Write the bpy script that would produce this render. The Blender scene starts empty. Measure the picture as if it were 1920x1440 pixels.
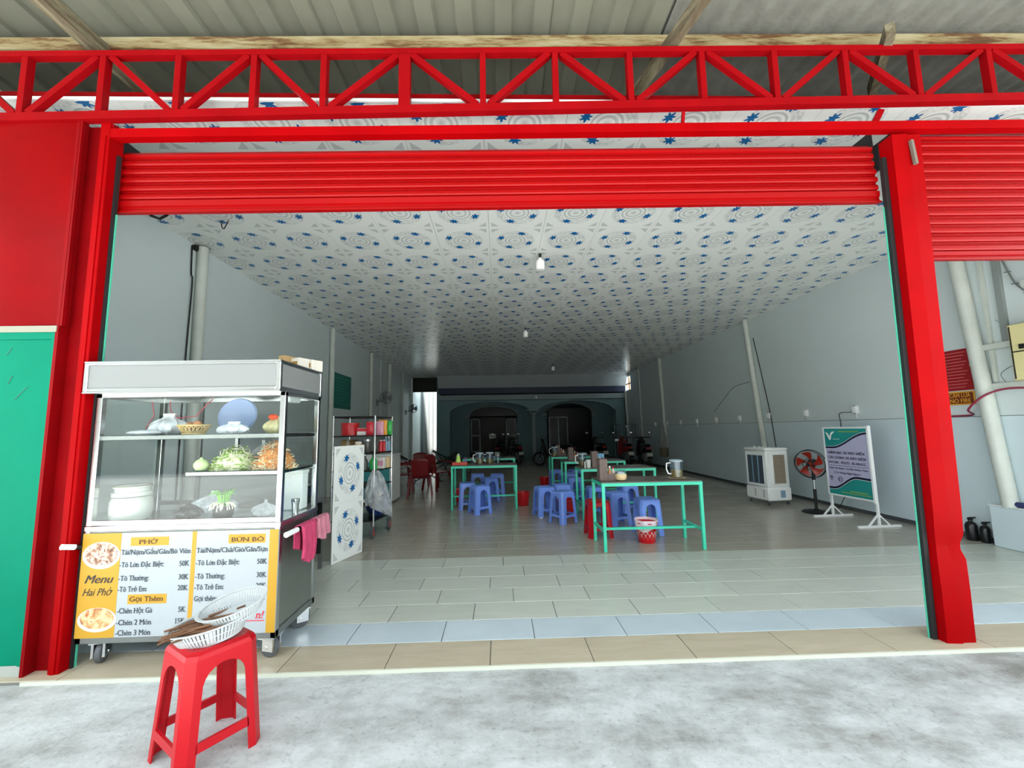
import bpy, math, random
from mathutils import Vector, Matrix, Euler
random.seed(7)
PI = math.pi
sc = bpy.context.scene
COL = sc.collection
D = bpy.data

# ---------------------------------------------------------------- camera
def make_camera():
    yaw, pitch, roll = math.radians(1.724), math.radians(6.295), math.radians(1.0)
    fw = Vector((math.sin(yaw)*math.cos(pitch), math.cos(yaw)*math.cos(pitch), math.sin(pitch)))
    rt = Vector((math.cos(yaw), -math.sin(yaw), 0))
    up = rt.cross(fw)
    r2 = rt*math.cos(roll) - up*math.sin(roll)
    u2 = rt*math.sin(roll) + up*math.cos(roll)
    cam = D.cameras.new('camera'); o = D.objects.new('camera', cam); COL.objects.link(o)
    m = Matrix((r2, u2, -fw)).transposed().to_4x4(); m.translation = (0, 0, 1.38)
    o.matrix_world = m
    cam.sensor_fit = 'HORIZONTAL'; cam.sensor_width = 36.0; cam.lens = 776.0/1920.0*36.0
    cam.clip_start = 0.05; cam.clip_end = 300
    sc.camera = o
make_camera()

# ---------------------------------------------------------------- sky and exposure
w = D.worlds.new('overcast_sky'); sc.world = w; w.use_nodes = True
bg = w.node_tree.nodes['Background']
bg.inputs[0].default_value = (0.84, 0.94, 1.0, 1); bg.inputs[1].default_value = 1.0
sun = D.lights.new('sun', 'SUN'); sun.energy = 6.0; sun.angle = math.radians(3); sun.color = (1.0, .96, .90)
so = D.objects.new('sun', sun); COL.objects.link(so); so.rotation_euler = (math.radians(22), math.radians(-6), 0)
vs = sc.view_settings
vs.view_transform = 'Standard'; vs.look = 'None'; vs.gamma = 1.0; vs.use_curve_mapping = False
vs.exposure = 2.6
sc.cycles.max_bounces = 12; sc.cycles.diffuse_bounces = 7; sc.cycles.glossy_bounces = 5
sc.cycles.transparent_max_bounces = 16; sc.cycles.sample_clamp_indirect = 6.0

# ---------------------------------------------------------------- colour and node helpers
def lin(h):
    h = h.lstrip('#'); c = [int(h[i:i+2], 16)/255 for i in (0, 2, 4)]
    return tuple(x/12.92 if x <= .04045 else ((x+.055)/1.055)**2.4 for x in c)

class S:
    """socket wrapper: arithmetic builds Math nodes"""
    def __init__(s, nt, k): s.nt, s.k = nt, k
    def m(s, op, *a):
        n = s.nt.nodes.new('ShaderNodeMath'); n.operation = op
        for i, v in enumerate((s,)+a):
            if isinstance(v, S): s.nt.links.new(v.k, n.inputs[i])
            else: n.inputs[i].default_value = v
        return S(s.nt, n.outputs[0])
    def __add__(s, o): return s.m('ADD', o)
    def __sub__(s, o): return s.m('SUBTRACT', o)
    def __mul__(s, o): return s.m('MULTIPLY', o)
    def __truediv__(s, o): return s.m('DIVIDE', o)
    def lt(s, o): return s.m('LESS_THAN', o)
    def gt(s, o): return s.m('GREATER_THAN', o)
    def abs(s): return s.m('ABSOLUTE')

MATS = {}
def newmat(key):
    m = D.materials.new(key); m.use_nodes = True; MATS[key] = m
    nt = m.node_tree; return m, nt, nt.nodes['Principled BSDF']
def coords(nt, kind='Object'):
    t = nt.nodes.new('ShaderNodeTexCoord'); return t.outputs[kind]
def sep(nt, v):
    n = nt.nodes.new('ShaderNodeSeparateXYZ'); nt.links.new(v, n.inputs[0]); return [S(nt, n.outputs[i]) for i in range(3)]
def noise(nt, vec, scale, detail=4, rough=.55, stretch=None):
    if stretch:
        mp = nt.nodes.new('ShaderNodeMapping'); mp.inputs['Scale'].default_value = stretch
        nt.links.new(vec, mp.inputs[0]); vec = mp.outputs[0]
    n = nt.nodes.new('ShaderNodeTexNoise'); n.inputs['Scale'].default_value = scale
    n.inputs['Detail'].default_value = detail; n.inputs['Roughness'].default_value = rough
    nt.links.new(vec, n.inputs['Vector']); return n.outputs['Fac']
def ramp(nt, fac, stops):
    r = nt.nodes.new('ShaderNodeValToRGB'); e = r.color_ramp.elements
    while len(e) < len(stops): e.new(0.5)
    for el, (p, c) in zip(e, stops):
        el.position = p; el.color = (*c, 1)
    nt.links.new(fac.k if isinstance(fac, S) else fac, r.inputs[0]); return r.outputs[0]
def mixc(nt, fac, a, b):
    n = nt.nodes.new('ShaderNodeMix'); n.data_type = 'RGBA'
    for i, v in ((0, fac), (6, a), (7, b)):
        if isinstance(v, S): v = v.k
        if isinstance(v, tuple): n.inputs[i].default_value = (*v, 1)
        elif isinstance(v, (int, float)): n.inputs[i].default_value = v
        else: nt.links.new(v, n.inputs[i])
    return n.outputs[2]
def bump(nt, b, h, strength=.3, dist=.01):
    n = nt.nodes.new('ShaderNodeBump'); n.inputs['Strength'].default_value = strength
    n.inputs['Distance'].default_value = dist; nt.links.new(h.k if isinstance(h, S) else h, n.inputs['Height'])
    nt.links.new(n.outputs[0], b.inputs['Normal'])

def mat(key, col, rough=.5, metal=0.0, var=0.0, vs=6.0, bmp=0.0, bs=60.0, stretch=None, spec=.5, rnd=0.0, coat=0.0, sheen=0.0, col2=None):
    if key in MATS: return MATS[key]
    m, nt, b = newmat(key)
    c = lin(col) if isinstance(col, str) else col
    b.inputs['Roughness'].default_value = rough; b.inputs['Metallic'].default_value = metal
    b.inputs['Specular IOR Level'].default_value = spec; b.inputs['Coat Weight'].default_value = coat
    out = None; v = coords(nt)
    if var or col2:
        f = noise(nt, v, vs, 5, .6, stretch)
        c2 = (lin(col2) if isinstance(col2, str) else col2) if col2 else tuple(max(0, x*(1-var)) for x in c)
        c1 = c if col2 else tuple(min(1, x*(1+var)) for x in c)
        out = ramp(nt, f, [(.32, c2), (.68, c1)])
    if rnd:
        oi = nt.nodes.new('ShaderNodeObjectInfo'); r = S(nt, oi.outputs['Random'])
        f = r*(2*rnd) + (1-rnd)
        hs = nt.nodes.new('ShaderNodeHueSaturation'); nt.links.new(f.k, hs.inputs['Value'])
        if out: nt.links.new(out, hs.inputs['Color'])
        else: hs.inputs['Color'].default_value = (*c, 1)
        out = hs.outputs[0]
    if out: nt.links.new(out, b.inputs['Base Color'])
    else: b.inputs['Base Color'].default_value = (*c, 1)
    if bmp: bump(nt, b, noise(nt, v, bs, 4, .6, stretch), bmp)
    return m

def glassmat(key, tint=(1, 1, 1), base=.0, gr=.02, ior=1.5, gcol=(1, 1, 1)):
    """thin clear sheet: see-through with a Fresnel mirror"""
    m, nt, b = newmat(key)
    nt.nodes.remove(b)
    tr = nt.nodes.new('ShaderNodeBsdfTransparent'); tr.inputs[0].default_value = (*tint, 1)
    gl = nt.nodes.new('ShaderNodeBsdfGlossy'); gl.inputs['Roughness'].default_value = gr; gl.inputs[0].default_value = (*gcol, 1)
    lw = nt.nodes.new('ShaderNodeLayerWeight'); lw.inputs['Blend'].default_value = .5     # same from both sides of the sheet
    f = S(nt, lw.outputs['Facing']).m('POWER', 5.0)*.75 + (.025+base)
    mx = nt.nodes.new('ShaderNodeMixShader'); nt.links.new(f.k, mx.inputs[0])
    nt.links.new(tr.outputs[0], mx.inputs[1]); nt.links.new(gl.outputs[0], mx.inputs[2])
    nt.links.new(mx.outputs[0], nt.nodes['Material Output'].inputs[0]); return m
def filmmat(key, col, opacity=.4, rough=.25):
    """translucent plastic film"""
    m, nt, b = newmat(key)
    b.inputs['Base Color'].default_value = (*lin(col), 1); b.inputs['Roughness'].default_value = rough
    tr = nt.nodes.new('ShaderNodeBsdfTransparent')
    f = noise(nt, coords(nt), 14, 3)
    fo = (S(nt, f)-.5)*.9 + opacity
    mx = nt.nodes.new('ShaderNodeMixShader'); nt.links.new(fo.m('MAXIMUM', .03).m('MINIMUM', 1.0).k, mx.inputs[0])
    nt.links.new(tr.outputs[0], mx.inputs[1]); nt.links.new(b.outputs[0], mx.inputs[2])
    nt.links.new(mx.outputs[0], nt.nodes['Material Output'].inputs[0]); return m

# ---------------------------------------------------------------- mesh helpers
def perp(d):
    d = d.normalized(); u = Vector((0, 0, 1)) if abs(d.z) < .9 else Vector((1, 0, 0))
    a = d.cross(u).normalized(); return a, a.cross(d).normalized()
class MB:
    def __init__(s): s.v, s.f = [], []
    def add(s, vs, fs):
        o = len(s.v); s.v += [tuple(x) for x in vs]; s.f += [tuple(i+o for i in f) for f in fs]; return s
    def box(s, x0, x1, y0, y1, z0, z1, b=0.0, mt=None):
        if b <= 0:
            vs = [(x, y, z) for x in (x0, x1) for y in (y0, y1) for z in (z0, z1)]
            fs = [(0, 1, 3, 2), (4, 6, 7, 5), (0, 4, 5, 1), (2, 3, 7, 6), (0, 2, 6, 4), (1, 5, 7, 3)]
        else:
            vs, fs, ix = [], [], {}
            for i, x in enumerate((x0, x1)):
                for j, y in enumerate((y0, y1)):
                    for k, z in enumerate((z0, z1)):
                        ex, ey, ez = (b if i == 0 else -b), (b if j == 0 else -b), (b if k == 0 else -b)
                        for a, p in enumerate(((x, y+ey, z+ez), (x+ex, y, z+ez), (x+ex, y+ey, z))):
                            ix[i, j, k, a] = len(vs); vs.append(p)
            I = lambda i, j, k, a: ix[i, j, k, a]
            for e in (0, 1):
                q = [I(e, 0, 0, 0), I(e, 0, 1, 0), I(e, 1, 1, 0), I(e, 1, 0, 0)]; fs.append(q if e == 0 else q[::-1])
                q = [I(0, e, 0, 1), I(1, e, 0, 1), I(1, e, 1, 1), I(0, e, 1, 1)]; fs.append(q if e == 0 else q[::-1])
                q = [I(0, 0, e, 2), I(0, 1, e, 2), I(1, 1, e, 2), I(1, 0, e, 2)]; fs.append(q if e == 0 else q[::-1])
            for p in (0, 1):
                for q in (0, 1):
                    fs.append((I(p, q, 0, 0), I(p, q, 1, 0), I(p, q, 1, 1), I(p, q, 0, 1)))
                    fs.append((I(p, 0, q, 0), I(p, 1, q, 0), I(p, 1, q, 2), I(p, 0, q, 2)))
                    fs.append((I(0, p, q, 1), I(1, p, q, 1), I(1, p, q, 2), I(0, p, q, 2)))
            for i in (0, 1):
                for j in (0, 1):
                    for k in (0, 1): fs.append((I(i, j, k, 0), I(i, j, k, 1), I(i, j, k, 2)))
        if mt is not None: vs = [mt @ Vector(p) for p in vs]
        return s.add(vs, fs)
    def cbox(s, c, size, rot=(0, 0, 0), b=0.0):
        m = Matrix.Translation(c) @ Euler(rot).to_matrix().to_4x4(); x, y, z = [k/2 for k in size]
        return s.box(-x, x, -y, y, -z, z, b, m)
    def bar(s, p, q, w, h=None, up=None):
        p, q = Vector(p), Vector(q); h = h or w; d = q-p
        if up is None: a, b = perp(d)
        else:
            a = d.cross(Vector(up)).normalized(); b = a.cross(d).normalized()
        vs = [o + a*(w/2*i) + b*(h/2*j) for o in (p, q) for i, j in ((-1, -1), (1, -1), (1, 1), (-1, 1))]
        return s.add(vs, [(0, 1, 2, 3), (7, 6, 5, 4)]+[(i, i+4, (i+1) % 4+4, (i+1) % 4) for i in range(4)])
    def cyl(s, p, q, r, r2=None, n=14, cap=True):
        p, q = Vector(p), Vector(q); r2 = r if r2 is None else r2; a, b = perp(q-p)
        vs = [o + a*(R*math.cos(2*PI*i/n)) + b*(R*math.sin(2*PI*i/n)) for o, R in ((p, r), (q, r2)) for i in range(n)]
        fs = [(i, (i+1) % n, n+(i+1) % n, n+i) for i in range(n)]
        if cap: fs += [tuple(range(n))[::-1], tuple(range(n, 2*n))]
        return s.add(vs, fs)
    def tube(s, pts, r, n=8, closed=False):
        P = [Vector(p) for p in pts]; L = len(P); R = r if isinstance(r, (list, tuple)) else [r]*L
        vs = []; pa = None
        for i, p in enumerate(P):
            d = (P[(i+1) % L]-P[i-1]) if closed else (P[min(i+1, L-1)]-P[max(i-1, 0)])
            d.normalize()
            if pa is None: a, b = perp(d)
            else:
                a = pa - d*pa.dot(d)
                if a.length < 1e-6: a, b = perp(d)
                a.normalize(); b = d.cross(a)
            pa = a; b = d.cross(a)
            vs += [p + a*(R[i]*math.cos(2*PI*k/n)) + b*(R[i]*math.sin(2*PI*k/n)) for k in range(n)]
        fs = []
        for i in range(L if closed else L-1):
            j = (i+1) % L
            fs += [(i*n+k, i*n+(k+1) % n, j*n+(k+1) % n, j*n+k) for k in range(n)]
        if not closed: fs += [tuple(range(n))[::-1], tuple(range((L-1)*n, L*n))]
        return s.add(vs, fs)
    def ring(s, c, R, r, axis='z', n=24, m=8, sx=1, sy=1):
        pts = []
        for i in range(n):
            a = 2*PI*i/n; x, y = R*math.cos(a)*sx, R*math.sin(a)*sy
            pts.append({'z': (c[0]+x, c[1]+y, c[2]), 'y': (c[0]+x, c[1], c[2]+y), 'x': (c[0], c[1]+x, c[2]+y)}[axis])
        return s.tube(pts, r, m, True)
    def lathe(s, prof, n=24, o=(0, 0, 0), sx=1, sy=1, mt=None, cap=True):
        vs, fs = [], []
        for r, z in prof: vs += [(o[0]+r*math.cos(2*PI*i/n)*sx, o[1]+r*math.sin(2*PI*i/n)*sy, o[2]+z) for i in range(n)]
        for k in range(len(prof)-1):
            fs += [(k*n+i, k*n+(i+1) % n, (k+1)*n+(i+1) % n, (k+1)*n+i) for i in range(n)]
        if cap:
            fs.append(tuple(range(n))[::-1]); L = len(prof)-1; fs.append(tuple(range(L*n, L*n+n)))
        if mt is not None: vs = [mt @ Vector(p) for p in vs]
        return s.add(vs, fs)
    def ball(s, c, r, n=16, m=8, sx=1, sy=1, sz=1, mt=None):
        prof = [(max(1e-4, r*math.sin(PI*k/m)), -r*sz*math.cos(PI*k/m)) for k in range(m+1)]
        return s.lathe(prof, n, c, sx, sy, mt)
    def prism(s, pts, vec):
        n = len(pts); vec = Vector(vec); P = [Vector(p) for p in pts]
        vs = P + [p+vec for p in P]
        return s.add(vs, [tuple(range(n))[::-1], tuple(range(n, 2*n))]+[(i, (i+1) % n, n+(i+1) % n, n+i) for i in range(n)])
    def extr(s, prof, axis, a, b):
        """closed 2-D profile pushed along an axis: x -> (y,z), y -> (x,z), z -> (x,y)"""
        f = {'x': lambda p, t: (t, p[0], p[1]), 'y': lambda p, t: (p[0], t, p[1]), 'z': lambda p, t: (p[0], p[1], t)}[axis]
        P = [f(p, a) for p in prof]; v = Vector(f((0, 0), b-a)); return s.prism(P, v)
    def quad(s, *p): return s.add(p, [tuple(range(len(p)))])
    def grid(s, fn, nu, nv):
        vs = [fn(i/nu, j/nv) for j in range(nv+1) for i in range(nu+1)]
        return s.add(vs, [(j*(nu+1)+i, j*(nu+1)+i+1, (j+1)*(nu+1)+i+1, (j+1)*(nu+1)+i) for j in range(nv) for i in range(nu)])
    def xf(s, mt): s.v = [tuple(mt @ Vector(p)) for p in s.v]; return s
    def mesh(s, name, m, ang=38):
        me = D.meshes.new(name); me.from_pydata(s.v, [], s.f)
        if m is not None: me.materials.append(m)
        if ang: me.shade_smooth(); me.set_sharp_from_angle(angle=math.radians(ang))
        me.validate(); me.update(); return me

def sm(pts, n=6):
    P = [Vector(p) for p in pts]; P = [P[0]*2-P[1]]+P+[P[-1]*2-P[-2]]; out = []
    for i in range(1, len(P)-2):
        a, b, c, d = P[i-1:i+3]
        for k in range(n):
            t = k/n; out.append(.5*((2*b)+(c-a)*t+(2*a-5*b+4*c-d)*t*t+(3*b-a-3*c+d)*t**3))
    return out+[P[-2]]
def T(x=0, y=0, z=0, rx=0, ry=0, rz=0):
    return Matrix.Translation((x, y, z)) @ Euler((rx, ry, rz)).to_matrix().to_4x4()
def place(me, name, parent=None, loc=(0, 0, 0), rot=(0, 0, 0), scale=None):
    o = D.objects.new(name, me); COL.objects.link(o); o.parent = parent
    o.location = loc; o.rotation_euler = rot
    if scale: o.scale = scale
    return o
def part(name, mb, m, parent, label=None, loc=(0, 0, 0), rot=(0, 0, 0), ang=38, kind=None):
    o = place(mb.mesh(name, m, ang), name, parent, loc, rot)
    if label: o['label'] = label
    if kind: o['kind'] = kind
    return o
def tag(o, label, cat, group=None):
    o['label'] = label; o['category'] = cat
    if group: o['group'] = group
    return o
def thing(name, label, cat, loc=(0, 0, 0), rz=0, group=None, rot=None):
    o = place(None, name, None, loc, rot or (0, 0, rz)); return tag(o, label, cat, group)
def solo(name, mb, m, label, cat, loc=(0, 0, 0), rot=(0, 0, 0), group=None, ang=38):
    return tag(place(mb.mesh(name, m, ang), name, None, loc, rot), label, cat, group)
def struct(name, mb, m, label=None, ang=38):
    o = place(mb.mesh(name, m, ang), name); o['kind'] = 'structure'
    if label: o['label'] = label
    return o
def dup(root, loc, rz=0, label=None, group=None, rot=None):
    r = root.copy(); COL.objects.link(r); r.location = loc; r.rotation_euler = rot or (0, 0, rz)
    if label: r['label'] = label
    if group: r['group'] = group
    for ch in root.children:
        c = ch.copy(); COL.objects.link(c); c.parent = r
        for g in ch.children:
            d = g.copy(); COL.objects.link(d); d.parent = c
    return r

# ---------------------------------------------------------------- flat lettering
TEXTS = []
def text(s, size, m, parent, loc, rot, align='LEFT', sx=1.0, bold=0.0, shear=0.0, serif=True, name='lettering', width=None):
    TEXTS.append(dict(s=s, size=size, m=m, parent=parent, loc=loc, rot=rot, align=align, sx=sx, bold=bold, shear=shear, serif=serif, name=name, width=width))
def flush_texts():
    obs = []
    def mk(s, size, bold, shear):
        cu = D.curves.new('t', 'FONT'); cu.body = s; cu.size = size; cu.shear = shear
        cu.resolution_u = 3; o = D.objects.new('t', cu); COL.objects.link(o); return o
    SUB = {'Ở': 'Ỏ', 'Ơ': 'O', 'ơ': 'o', 'ở': 'ỏ', 'ờ': 'ò', 'ớ': 'ó', 'ư': 'u', 'Ư': 'U', 'ử': 'ủ', 'Ử': 'Ủ', 'Đ': 'D'}   # horns and bars are drawn below
    probes = [mk(c, 1.0, 0, 0) for c in 'xHlD']; pre = []
    for t in TEXTS:
        s2 = ''.join(SUB.get(c, c) for c in t['s'])
        obs.append(mk(s2, t['size'], t['bold'], t['shear']))
        pre.append([(c, mk(s2[:i+1], t['size'], 0, t['shear'])) for i, c in enumerate(t['s']) if c in SUB])
    dg = bpy.context.evaluated_depsgraph_get()
    hs = []
    for o in probes:
        me = o.evaluated_get(dg).to_mesh(); hs.append(max(v.co.y for v in me.vertices)); dw = max(v.co.x for v in me.vertices)-min(v.co.x for v in me.vertices); o.evaluated_get(dg).to_mesh_clear()
    for t, o, pr in zip(TEXTS, obs, pre):
        me = D.meshes.new_from_object(o.evaluated_get(dg)); z = t['size']
        vs = [tuple(v.co) for v in me.vertices]; fs = [tuple(p.vertices) for p in me.polygons]
        if t['serif']:
            cnt = {}
            for p in me.polygons:
                for e in p.edge_keys: cnt[e] = cnt.get(e, 0)+1
            for (a, b), c in cnt.items():
                if c != 1: continue
                A, B = me.vertices[a].co, me.vertices[b].co; L = abs(A.x-B.x)
                if abs(A.y-B.y) > .01*z or not (.05*z < L < .24*z): continue
                y = (A.y+B.y)/2
                k = min(range(4), key=lambda i: abs((0, hs[0]*z, hs[1]*z, hs[2]*z)[i]-y)); ref = (0, hs[0]*z, hs[1]*z, hs[2]*z)[k]
                if abs(ref-y) > .012*z: continue
                x0, x1 = min(A.x, B.x)-.055*z, max(A.x, B.x)+.055*z
                y0, y1 = (y, y+.05*z) if k == 0 else (y-.05*z, y)
                o_ = len(vs); vs += [(x0, y0, .0004), (x1, y0, .0004), (x1, y1, .0004), (x0, y1, .0004)]; fs.append((o_, o_+1, o_+2, o_+3))
        for c, po in pr:
            pm_ = po.evaluated_get(dg).to_mesh(); xr = max(v.co.x for v in pm_.vertices); po.evaluated_get(dg).to_mesh_clear()
            b_ = len(vs)
            if c == 'Đ':
                x0 = xr-dw*z; vs += [(x0-.07*z, hs[1]*z*.46, .0005), (x0+.32*z, hs[1]*z*.46, .0005), (x0+.32*z, hs[1]*z*.56, .0005), (x0-.07*z, hs[1]*z*.56, .0005)]; fs.append((b_, b_+1, b_+2, b_+3))
            else:
                yh = (hs[1] if c.isupper() else hs[0])*z; q = .085*z
                vs += [(xr-.08*z, yh-.10*z, .0005), (xr+.02*z, yh-.06*z, .0005), (xr+.03*z, yh+.05*z, .0005), (xr+.03*z+q, yh+.05*z, .0005), (xr+.02*z+q, yh-.08*z, .0005), (xr-.04*z, yh-.19*z, .0005)]
                fs += [(b_, b_+5, b_+4, b_+1), (b_+1, b_+4, b_+3, b_+2)]
        D.meshes.remove(me)
        if t['bold']:
            n0 = len(vs); base_v, base_f = list(vs), list(fs)
            for q, dx in enumerate((-1, 1)):
                o_ = len(vs); vs += [(v[0]+dx*t['bold']*z, v[1], v[2]+.0002*(q+1)) for v in base_v]; fs += [tuple(i+o_ for i in f) for f in base_f]
        xs = [v[0] for v in vs] or [0]; x0, x1 = min(xs), max(xs)
        sx = t['sx'] if not t['width'] else t['width']/max(1e-6, x1-x0)
        ox = {'LEFT': x0, 'RIGHT': x1, 'CENTER': (x0+x1)/2}[t['align']]
        nm = D.meshes.new(t['name']); nm.from_pydata([((v[0]-ox)*sx, v[1], v[2]) for v in vs], [], fs); nm.materials.append(t['m']); nm.update()
        place(nm, t['name'], t['parent'], t['loc'], t['rot'])
    for o in probes+obs+[q[1] for p in pre for q in p]:
        c = o.data; D.objects.remove(o); D.curves.remove(c)
# ---------------------------------------------------------------- materials
def ceiling_mat(key, cw, ch, gloss=.22):
    m, nt, b = newmat(key)
    x, y, z = sep(nt, coords(nt))
    u = (x/cw + .5).m('FRACT') - .5; v = (y/ch + .5).m('FRACT') - .5
    r = (u*u + v*v).m('SQRT'); a = v.m('ARCTAN2', u)
    band = lambda lo, hi: r.gt(lo)*r.lt(hi)
    # soft grey rings
    core = (r/.075).m('MULTIPLY', -1.0) + 1.0
    core = core.m('MAXIMUM', 0.0)*.6
    rings = band(.10, .14)*.45 + band(.175, .205)*.55
    lcn = nt.nodes.new('ShaderNodeTexVoronoi'); lcn.inputs['Scale'].default_value = 26; lcn.feature = 'F1'; nt.links.new(coords(nt), lcn.inputs['Vector'])
    scroll = S(nt, lcn.outputs['Distance']); scroll = scroll.gt(.30)*scroll.lt(.52)
    petal = (a*12.0).m('SINE')*.5 + .5
    lace = band(.235, .37)*(scroll*.26 + petal*.10 + .06)
    au, av = u.abs(), v.abs()
    tri = (au+av).gt(.765)*au.lt(.455)*av.lt(.455)*.5
    edge = (au.gt(.488) + av.gt(.488)).m('MINIMUM', 1.0)*.05
    grey = (core+rings+lace+tri+edge).m('MINIMUM', .85)
    # four blue leaves, folded into one
    st = PI/2
    fa = ((a - math.radians(22) + PI/4 + 4*PI)/st).m('FRACT')*st - PI/4
    px = r*fa.m('COSINE') - .295; py = r*fa.m('SINE')
    pr = ((px*1.25)*(px*1.25) + py*py).m('SQRT'); pa = py.m('ARCTAN2', px)
    leaf = pr.lt((pa*7.0 + .6).m('COSINE')*.020 + .070)
    base = mixc(nt, grey, lin('#eceeea'), lin('#94999c'))
    c = mixc(nt, leaf, base, lin('#16639f'))
    nt.links.new(c, b.inputs['Base Color']); b.inputs['Roughness'].default_value = gloss
    return m
CW, CH = .643, .665
ceiling_mat('pvc_ceiling_print', CW, CH)
ceiling_mat('pvc_panel_print', .50, .615, .3)

def tile_mat(key, c1, c2, rough, rnd=.06, grain=True):
    m, nt, b = newmat(key); v = coords(nt)
    oi = nt.nodes.new('ShaderNodeObjectInfo')
    ad = nt.nodes.new('ShaderNodeVectorMath'); ad.operation = 'ADD'; nt.links.new(v, ad.inputs[0]); nt.links.new(oi.outputs['Location'], ad.inputs[1])
    f = noise(nt, ad.outputs[0], 3.0, 6, .65, (1.0, 5.0, 1)) if grain else noise(nt, ad.outputs[0], 2.2, 5, .6)
    c = ramp(nt, f, [(.3, lin(c2)), (.7, lin(c1))])
    hs = nt.nodes.new('ShaderNodeHueSaturation'); nt.links.new(c, hs.inputs['Color'])
    nt.links.new((S(nt, oi.outputs['Random'])*(2*rnd)+(1-rnd)).k, hs.inputs['Value'])
    nt.links.new(hs.outputs[0], b.inputs['Base Color'])
    g = S(nt, noise(nt, ad.outputs[0], 5.0, 3))*.04 + (rough-.02); nt.links.new(g.k, b.inputs['Roughness'])
    return m
tile_mat('tile_tan', '#b9ae98', '#a99e88', .38)
tile_mat('tile_pale', '#bcc8cf', '#aebbc2', .32, .03, False)
tile_mat('tile_grey', '#bfc3b9', '#b6bab0', .26, .04)
tile_mat('tile_dark', '#a49e92', '#989286', .22, .025)
def far_floor():
    m, nt, b = newmat('far_tiles'); v = coords(nt)
    br = nt.nodes.new('ShaderNodeTexBrick'); br.inputs['Scale'].default_value = 1.0
    for k, x in (('Mortar Size', .004), ('Brick Width', .62), ('Row Height', .3), ('Bias', 0.0)): br.inputs[k].default_value = x
    br.inputs['Color1'].default_value = (*lin('#a8a295'), 1); br.inputs['Color2'].default_value = (*lin('#9a9487'), 1); br.inputs['Mortar'].default_value = (*lin('#8c867a'), 1)
    nt.links.new(v, br.inputs['Vector'])
    f = noise(nt, v, 3.0, 6, .65, (1, 5, 1)); k = ramp(nt, f, [(.3, (.8,)*3), (.7, (1.08,)*3)])
    mx = nt.nodes.new('ShaderNodeMix'); mx.data_type = 'RGBA'; mx.blend_type = 'MULTIPLY'; mx.inputs[0].default_value = 1
    nt.links.new(br.outputs['Color'], mx.inputs[6]); nt.links.new(k, mx.inputs[7]); nt.links.new(mx.outputs[2], b.inputs['Base Color'])
    b.inputs['Roughness'].default_value = .22
far_floor()
def concrete():
    m, nt, b = newmat('concrete_apron'); v = coords(nt)
    mp = nt.nodes.new('ShaderNodeMapping'); mp.inputs['Rotation'].default_value = (0, 0, .6); mp.inputs['Scale'].default_value = (1, 2.6, 1); nt.links.new(v, mp.inputs[0])
    a1 = S(nt, noise(nt, mp.outputs[0], 1.6, 12, .74)); a2 = S(nt, noise(nt, v, 9.0, 8, .7)); a = (a1*.72 + a2*.28).k
    c = ramp(nt, a, [(.34, lin('#868681')), (.45, lin('#a9acab')), (.58, lin('#c0c4c5'))])
    d = noise(nt, v, .55, 7, .7, (1.4, 1, 1)); dk = ramp(nt, d, [(.50, (1, 1, 1)), (.66, (.60, .59, .56))])
    e = noise(nt, v, 38, 5, .7); ek = ramp(nt, e, [(.30, (.70,)*3), (.44, (1,)*3)])
    vo = nt.nodes.new('ShaderNodeTexVoronoi'); vo.feature = 'DISTANCE_TO_EDGE'; vo.inputs['Scale'].default_value = .5
    wv_ = nt.nodes.new('ShaderNodeVectorMath'); wv_.operation = 'ADD'; nz = nt.nodes.new('ShaderNodeTexNoise'); nz.inputs['Scale'].default_value = 3; nz.inputs['Detail'].default_value = 5
    nt.links.new(v, nz.inputs['Vector']); nt.links.new(v, wv_.inputs[0]); nt.links.new(nz.outputs['Color'], wv_.inputs[1]); nt.links.new(wv_.outputs[0], vo.inputs['Vector'])
    ck = ramp(nt, vo.outputs['Distance'], [(0.0, (.84,)*3), (.005, (1,)*3)])
    x, y, z = sep(nt, v); spots = None
    for sx, sy, rx, ry, am in ((1.45, 2.25, .45, .28, .9), (2.75, 2.40, .9, .20, .9), (2.1, 1.95, .5, .18, .7), (-.3, 2.2, .8, .2, .35), (3.2, 1.8, .5, .3, .5)):
        dx, dy = (x-sx)/rx, (y-sy)/ry; e_ = (dx*dx+dy*dy).m('MULTIPLY', -1.0).m('EXPONENT')*am
        spots = e_ if spots is None else spots.m('MAXIMUM', e_)
    sn = S(nt, noise(nt, v, 5.0, 8, .72, (1, 1.6, 1))); st_ = ((sn-.36)*3.2).m('MAXIMUM', 0.0).m('MINIMUM', 1.0)*spots
    c = mixc(nt, st_*.75, c, lin('#6b6a62'))
    for k in (dk, ek, ck):
        mx = nt.nodes.new('ShaderNodeMix'); mx.data_type = 'RGBA'; mx.blend_type = 'MULTIPLY'; mx.inputs[0].default_value = 1
        nt.links.new(c, mx.inputs[6]); nt.links.new(k, mx.inputs[7]); c = mx.outputs[2]
    nt.links.new(c, b.inputs['Base Color']); b.inputs['Roughness'].default_value = .85
    bump(nt, b, noise(nt, v, 30, 6, .65), .35, .012)
concrete()
mat('street_asphalt', '#77787a', .9, var=.12, vs=3)
mat('red_paint', (.29, .0008, .002), .42, var=.12, vs=2.2, spec=.035)
mat('red_paint_dark', (.20, .0015, .003), .5, var=.15, vs=3.0, spec=.06)  # darker red; on the left post it carries the channel's shade
mat('red_truss', (.24, .002, .004), .45, var=.10, vs=4.0, spec=.05)
mat('red_slat', (.28, .0012, .002), .33, var=.08, vs=1.6, stretch=(.3, 1, 1), bmp=.05, bs=8, spec=.15)
mat('green_door', (.001, .18, .105), .5, var=.07, vs=1.5, spec=.05)
mat('red_sheet', (.19, .0006, .0015), .45, var=.14, vs=1.8, spec=.04)
mat('mint_edge', '#49b394', .5)
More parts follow.
